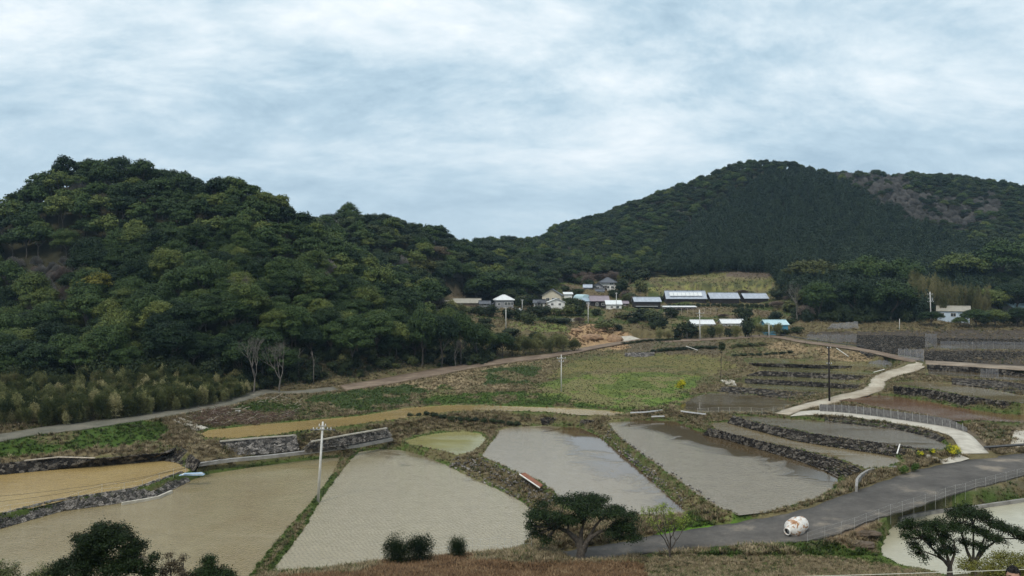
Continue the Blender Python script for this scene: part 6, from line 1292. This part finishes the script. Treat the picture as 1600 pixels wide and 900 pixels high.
g = np.random.default_rng(3); d = nrm(g.normal(size=(9000, 3))); d = d[((d[:, 2] > -.5) & (d[:, 1] > -.05)) | (d[:, 2] > .52)]; C = d*np.array([.08, .1, .122])*(1+.06*g.random(len(d)))[:, None]+np.array([0, .004, .004])
V, Fc = quads(C, d+g.normal(size=d.shape)*.35, .02, 1.6, g); obj('hair', mesh_np('hair', V, Fc, M['hair']), hd_)
# ------------------------------------------------------------ camera, light, sky
cd = bpy.data.cameras.new('camera'); cam = bpy.data.objects.new('camera', cd); COL.objects.link(cam)
cam.location = (0, 0, CZ); cam.rotation_euler = (math.radians(90), 0, 0)
cd.sensor_width = 36; cd.lens = 36*F/1600; cd.clip_end = 9000; cd.clip_start = .1
scene.camera = cam
SUN_EL, SUN_AZ = math.radians(52), math.radians(-150)   # azimuth from +Y towards +X: behind the camera, left
sd = bpy.data.lights.new('sun', 'SUN'); sd.energy = 1.5; sd.angle = math.radians(10); sd.color = (1, .95, .87)
so = bpy.data.objects.new('sun', sd); COL.objects.link(so)
dv = Vector((math.sin(SUN_AZ)*math.cos(SUN_EL), math.cos(SUN_AZ)*math.cos(SUN_EL), math.sin(SUN_EL)))
so.rotation_euler = dv.to_track_quat('Z', 'Y').to_euler()
w = bpy.data.worlds.new('World'); scene.world = w; w.use_nodes = True; nt = w.node_tree
bg = nt.nodes['Background']
sky = nt.nodes.new('ShaderNodeTexSky'); sky.sky_type = 'NISHITA'; sky.sun_disc = False
sky.sun_elevation = SUN_EL; sky.sun_rotation = SUN_AZ; sky.dust_density = 2
nt.links.new(sky.outputs[0], bg.inputs[0]); bg.inputs[1].default_value = .08
tc = nt.nodes.new('ShaderNodeTexCoord')
sx = nt.nodes.new('ShaderNodeSeparateXYZ'); nt.links.new(tc.outputs['Generated'], sx.inputs[0])
def mth(op, a, b=None, c=None):
    q = nt.nodes.new('ShaderNodeMath'); q.operation = op
    for i, v in enumerate((a, b, c)):
        if v is None: continue
        if isinstance(v, (int, float)): q.inputs[i].default_value = v
        else: nt.links.new(v, q.inputs[i])
    return q.outputs[0]
zz = mth('MAXIMUM', sx.outputs['Z'], 0.0); den = mth('ADD', zz, .34)
cx = nt.nodes.new('ShaderNodeCombineXYZ'); nt.links.new(mth('DIVIDE', sx.outputs['X'], den), cx.inputs[0]); nt.links.new(mth('DIVIDE', sx.outputs['Y'], den), cx.inputs[1])
mp = nt.nodes.new('ShaderNodeMapping'); mp.inputs['Rotation'].default_value = (0, 0, math.radians(-52)); mp.inputs['Scale'].default_value = (1.05, 1.6, 1); mp.inputs['Location'].default_value = (5.3, 2.6, 0)
nt.links.new(cx.outputs[0], mp.inputs[0])
n1 = noise(nt, 1.5, 7, .64, mp.outputs[0], .3); n2 = noise(nt, 6.5, 6, .65, mp.outputs[0], .3)
cmix = mth('ADD', mth('MULTIPLY', n1.outputs[0], .76), mth('MULTIPLY', n2.outputs[0], .24))
elev = mth('MULTIPLY', mth('SUBTRACT', mth('MINIMUM', zz, .5), .2), .36)
cmix = mth('ADD', cmix, elev)
cr = ramp(nt, cmix, [(.36, (.29, .41, .51)), (.46, (.42, .55, .64)), (.55, (.59, .69, .75)), (.68, (.82, .86, .88))])
hz = mth('MULTIPLY', mth('SUBTRACT', .24, mth('MINIMUM', zz, .24)), 3.6)
ccol = mixc(nt, hz, cr.outputs[0], (.45, .565, .65))
bg2 = nt.nodes.new('ShaderNodeBackground'); nt.links.new(ccol, bg2.inputs[0]); bg2.inputs[1].default_value = 1.0
mx = nt.nodes.new('ShaderNodeMixShader'); mx.inputs[0].default_value = .94
nt.links.new(bg.outputs[0], mx.inputs[1]); nt.links.new(bg2.outputs[0], mx.inputs[2]); nt.links.new(mx.outputs[0], nt.nodes['World Output'].inputs[0])
vs = scene.view_settings; vs.view_transform = 'Standard'; vs.look = 'None'; vs.gamma = 1; vs.exposure = 0.38; vs.use_curve_mapping = False
hb_ = MB(); hm = bpy.data.materials.new('haze'); hm.use_nodes = True; hn = hm.node_tree; hn.nodes.remove(hn.nodes['Principled BSDF'])
pv = hn.nodes.new('ShaderNodeVolumePrincipled'); pv.inputs['Color'].default_value = (.5, .74, 1, 1); pv.inputs['Density'].default_value = 0.0001; pv.inputs['Anisotropy'].default_value = .2
hn.links.new(pv.outputs[0], hn.nodes['Material Output'].inputs['Volume'])
zmin = float(HG.min())-1; hb_.box((0, 560, (zmin+165)/2), (4200, 1290, 165-zmin), hm); tag(hb_.build('haze'), 'thin bluish air filling the valley', 'haze', kind='stuff')
cy = scene.cycles; cy.max_bounces = 5; cy.diffuse_bounces = 2; cy.glossy_bounces = 2; cy.transparent_max_bounces = 12; cy.transmission_bounces = 2; cy.volume_bounces = 0
cy.use_denoising = True; cy.caustics_reflective = False; cy.caustics_refractive = False
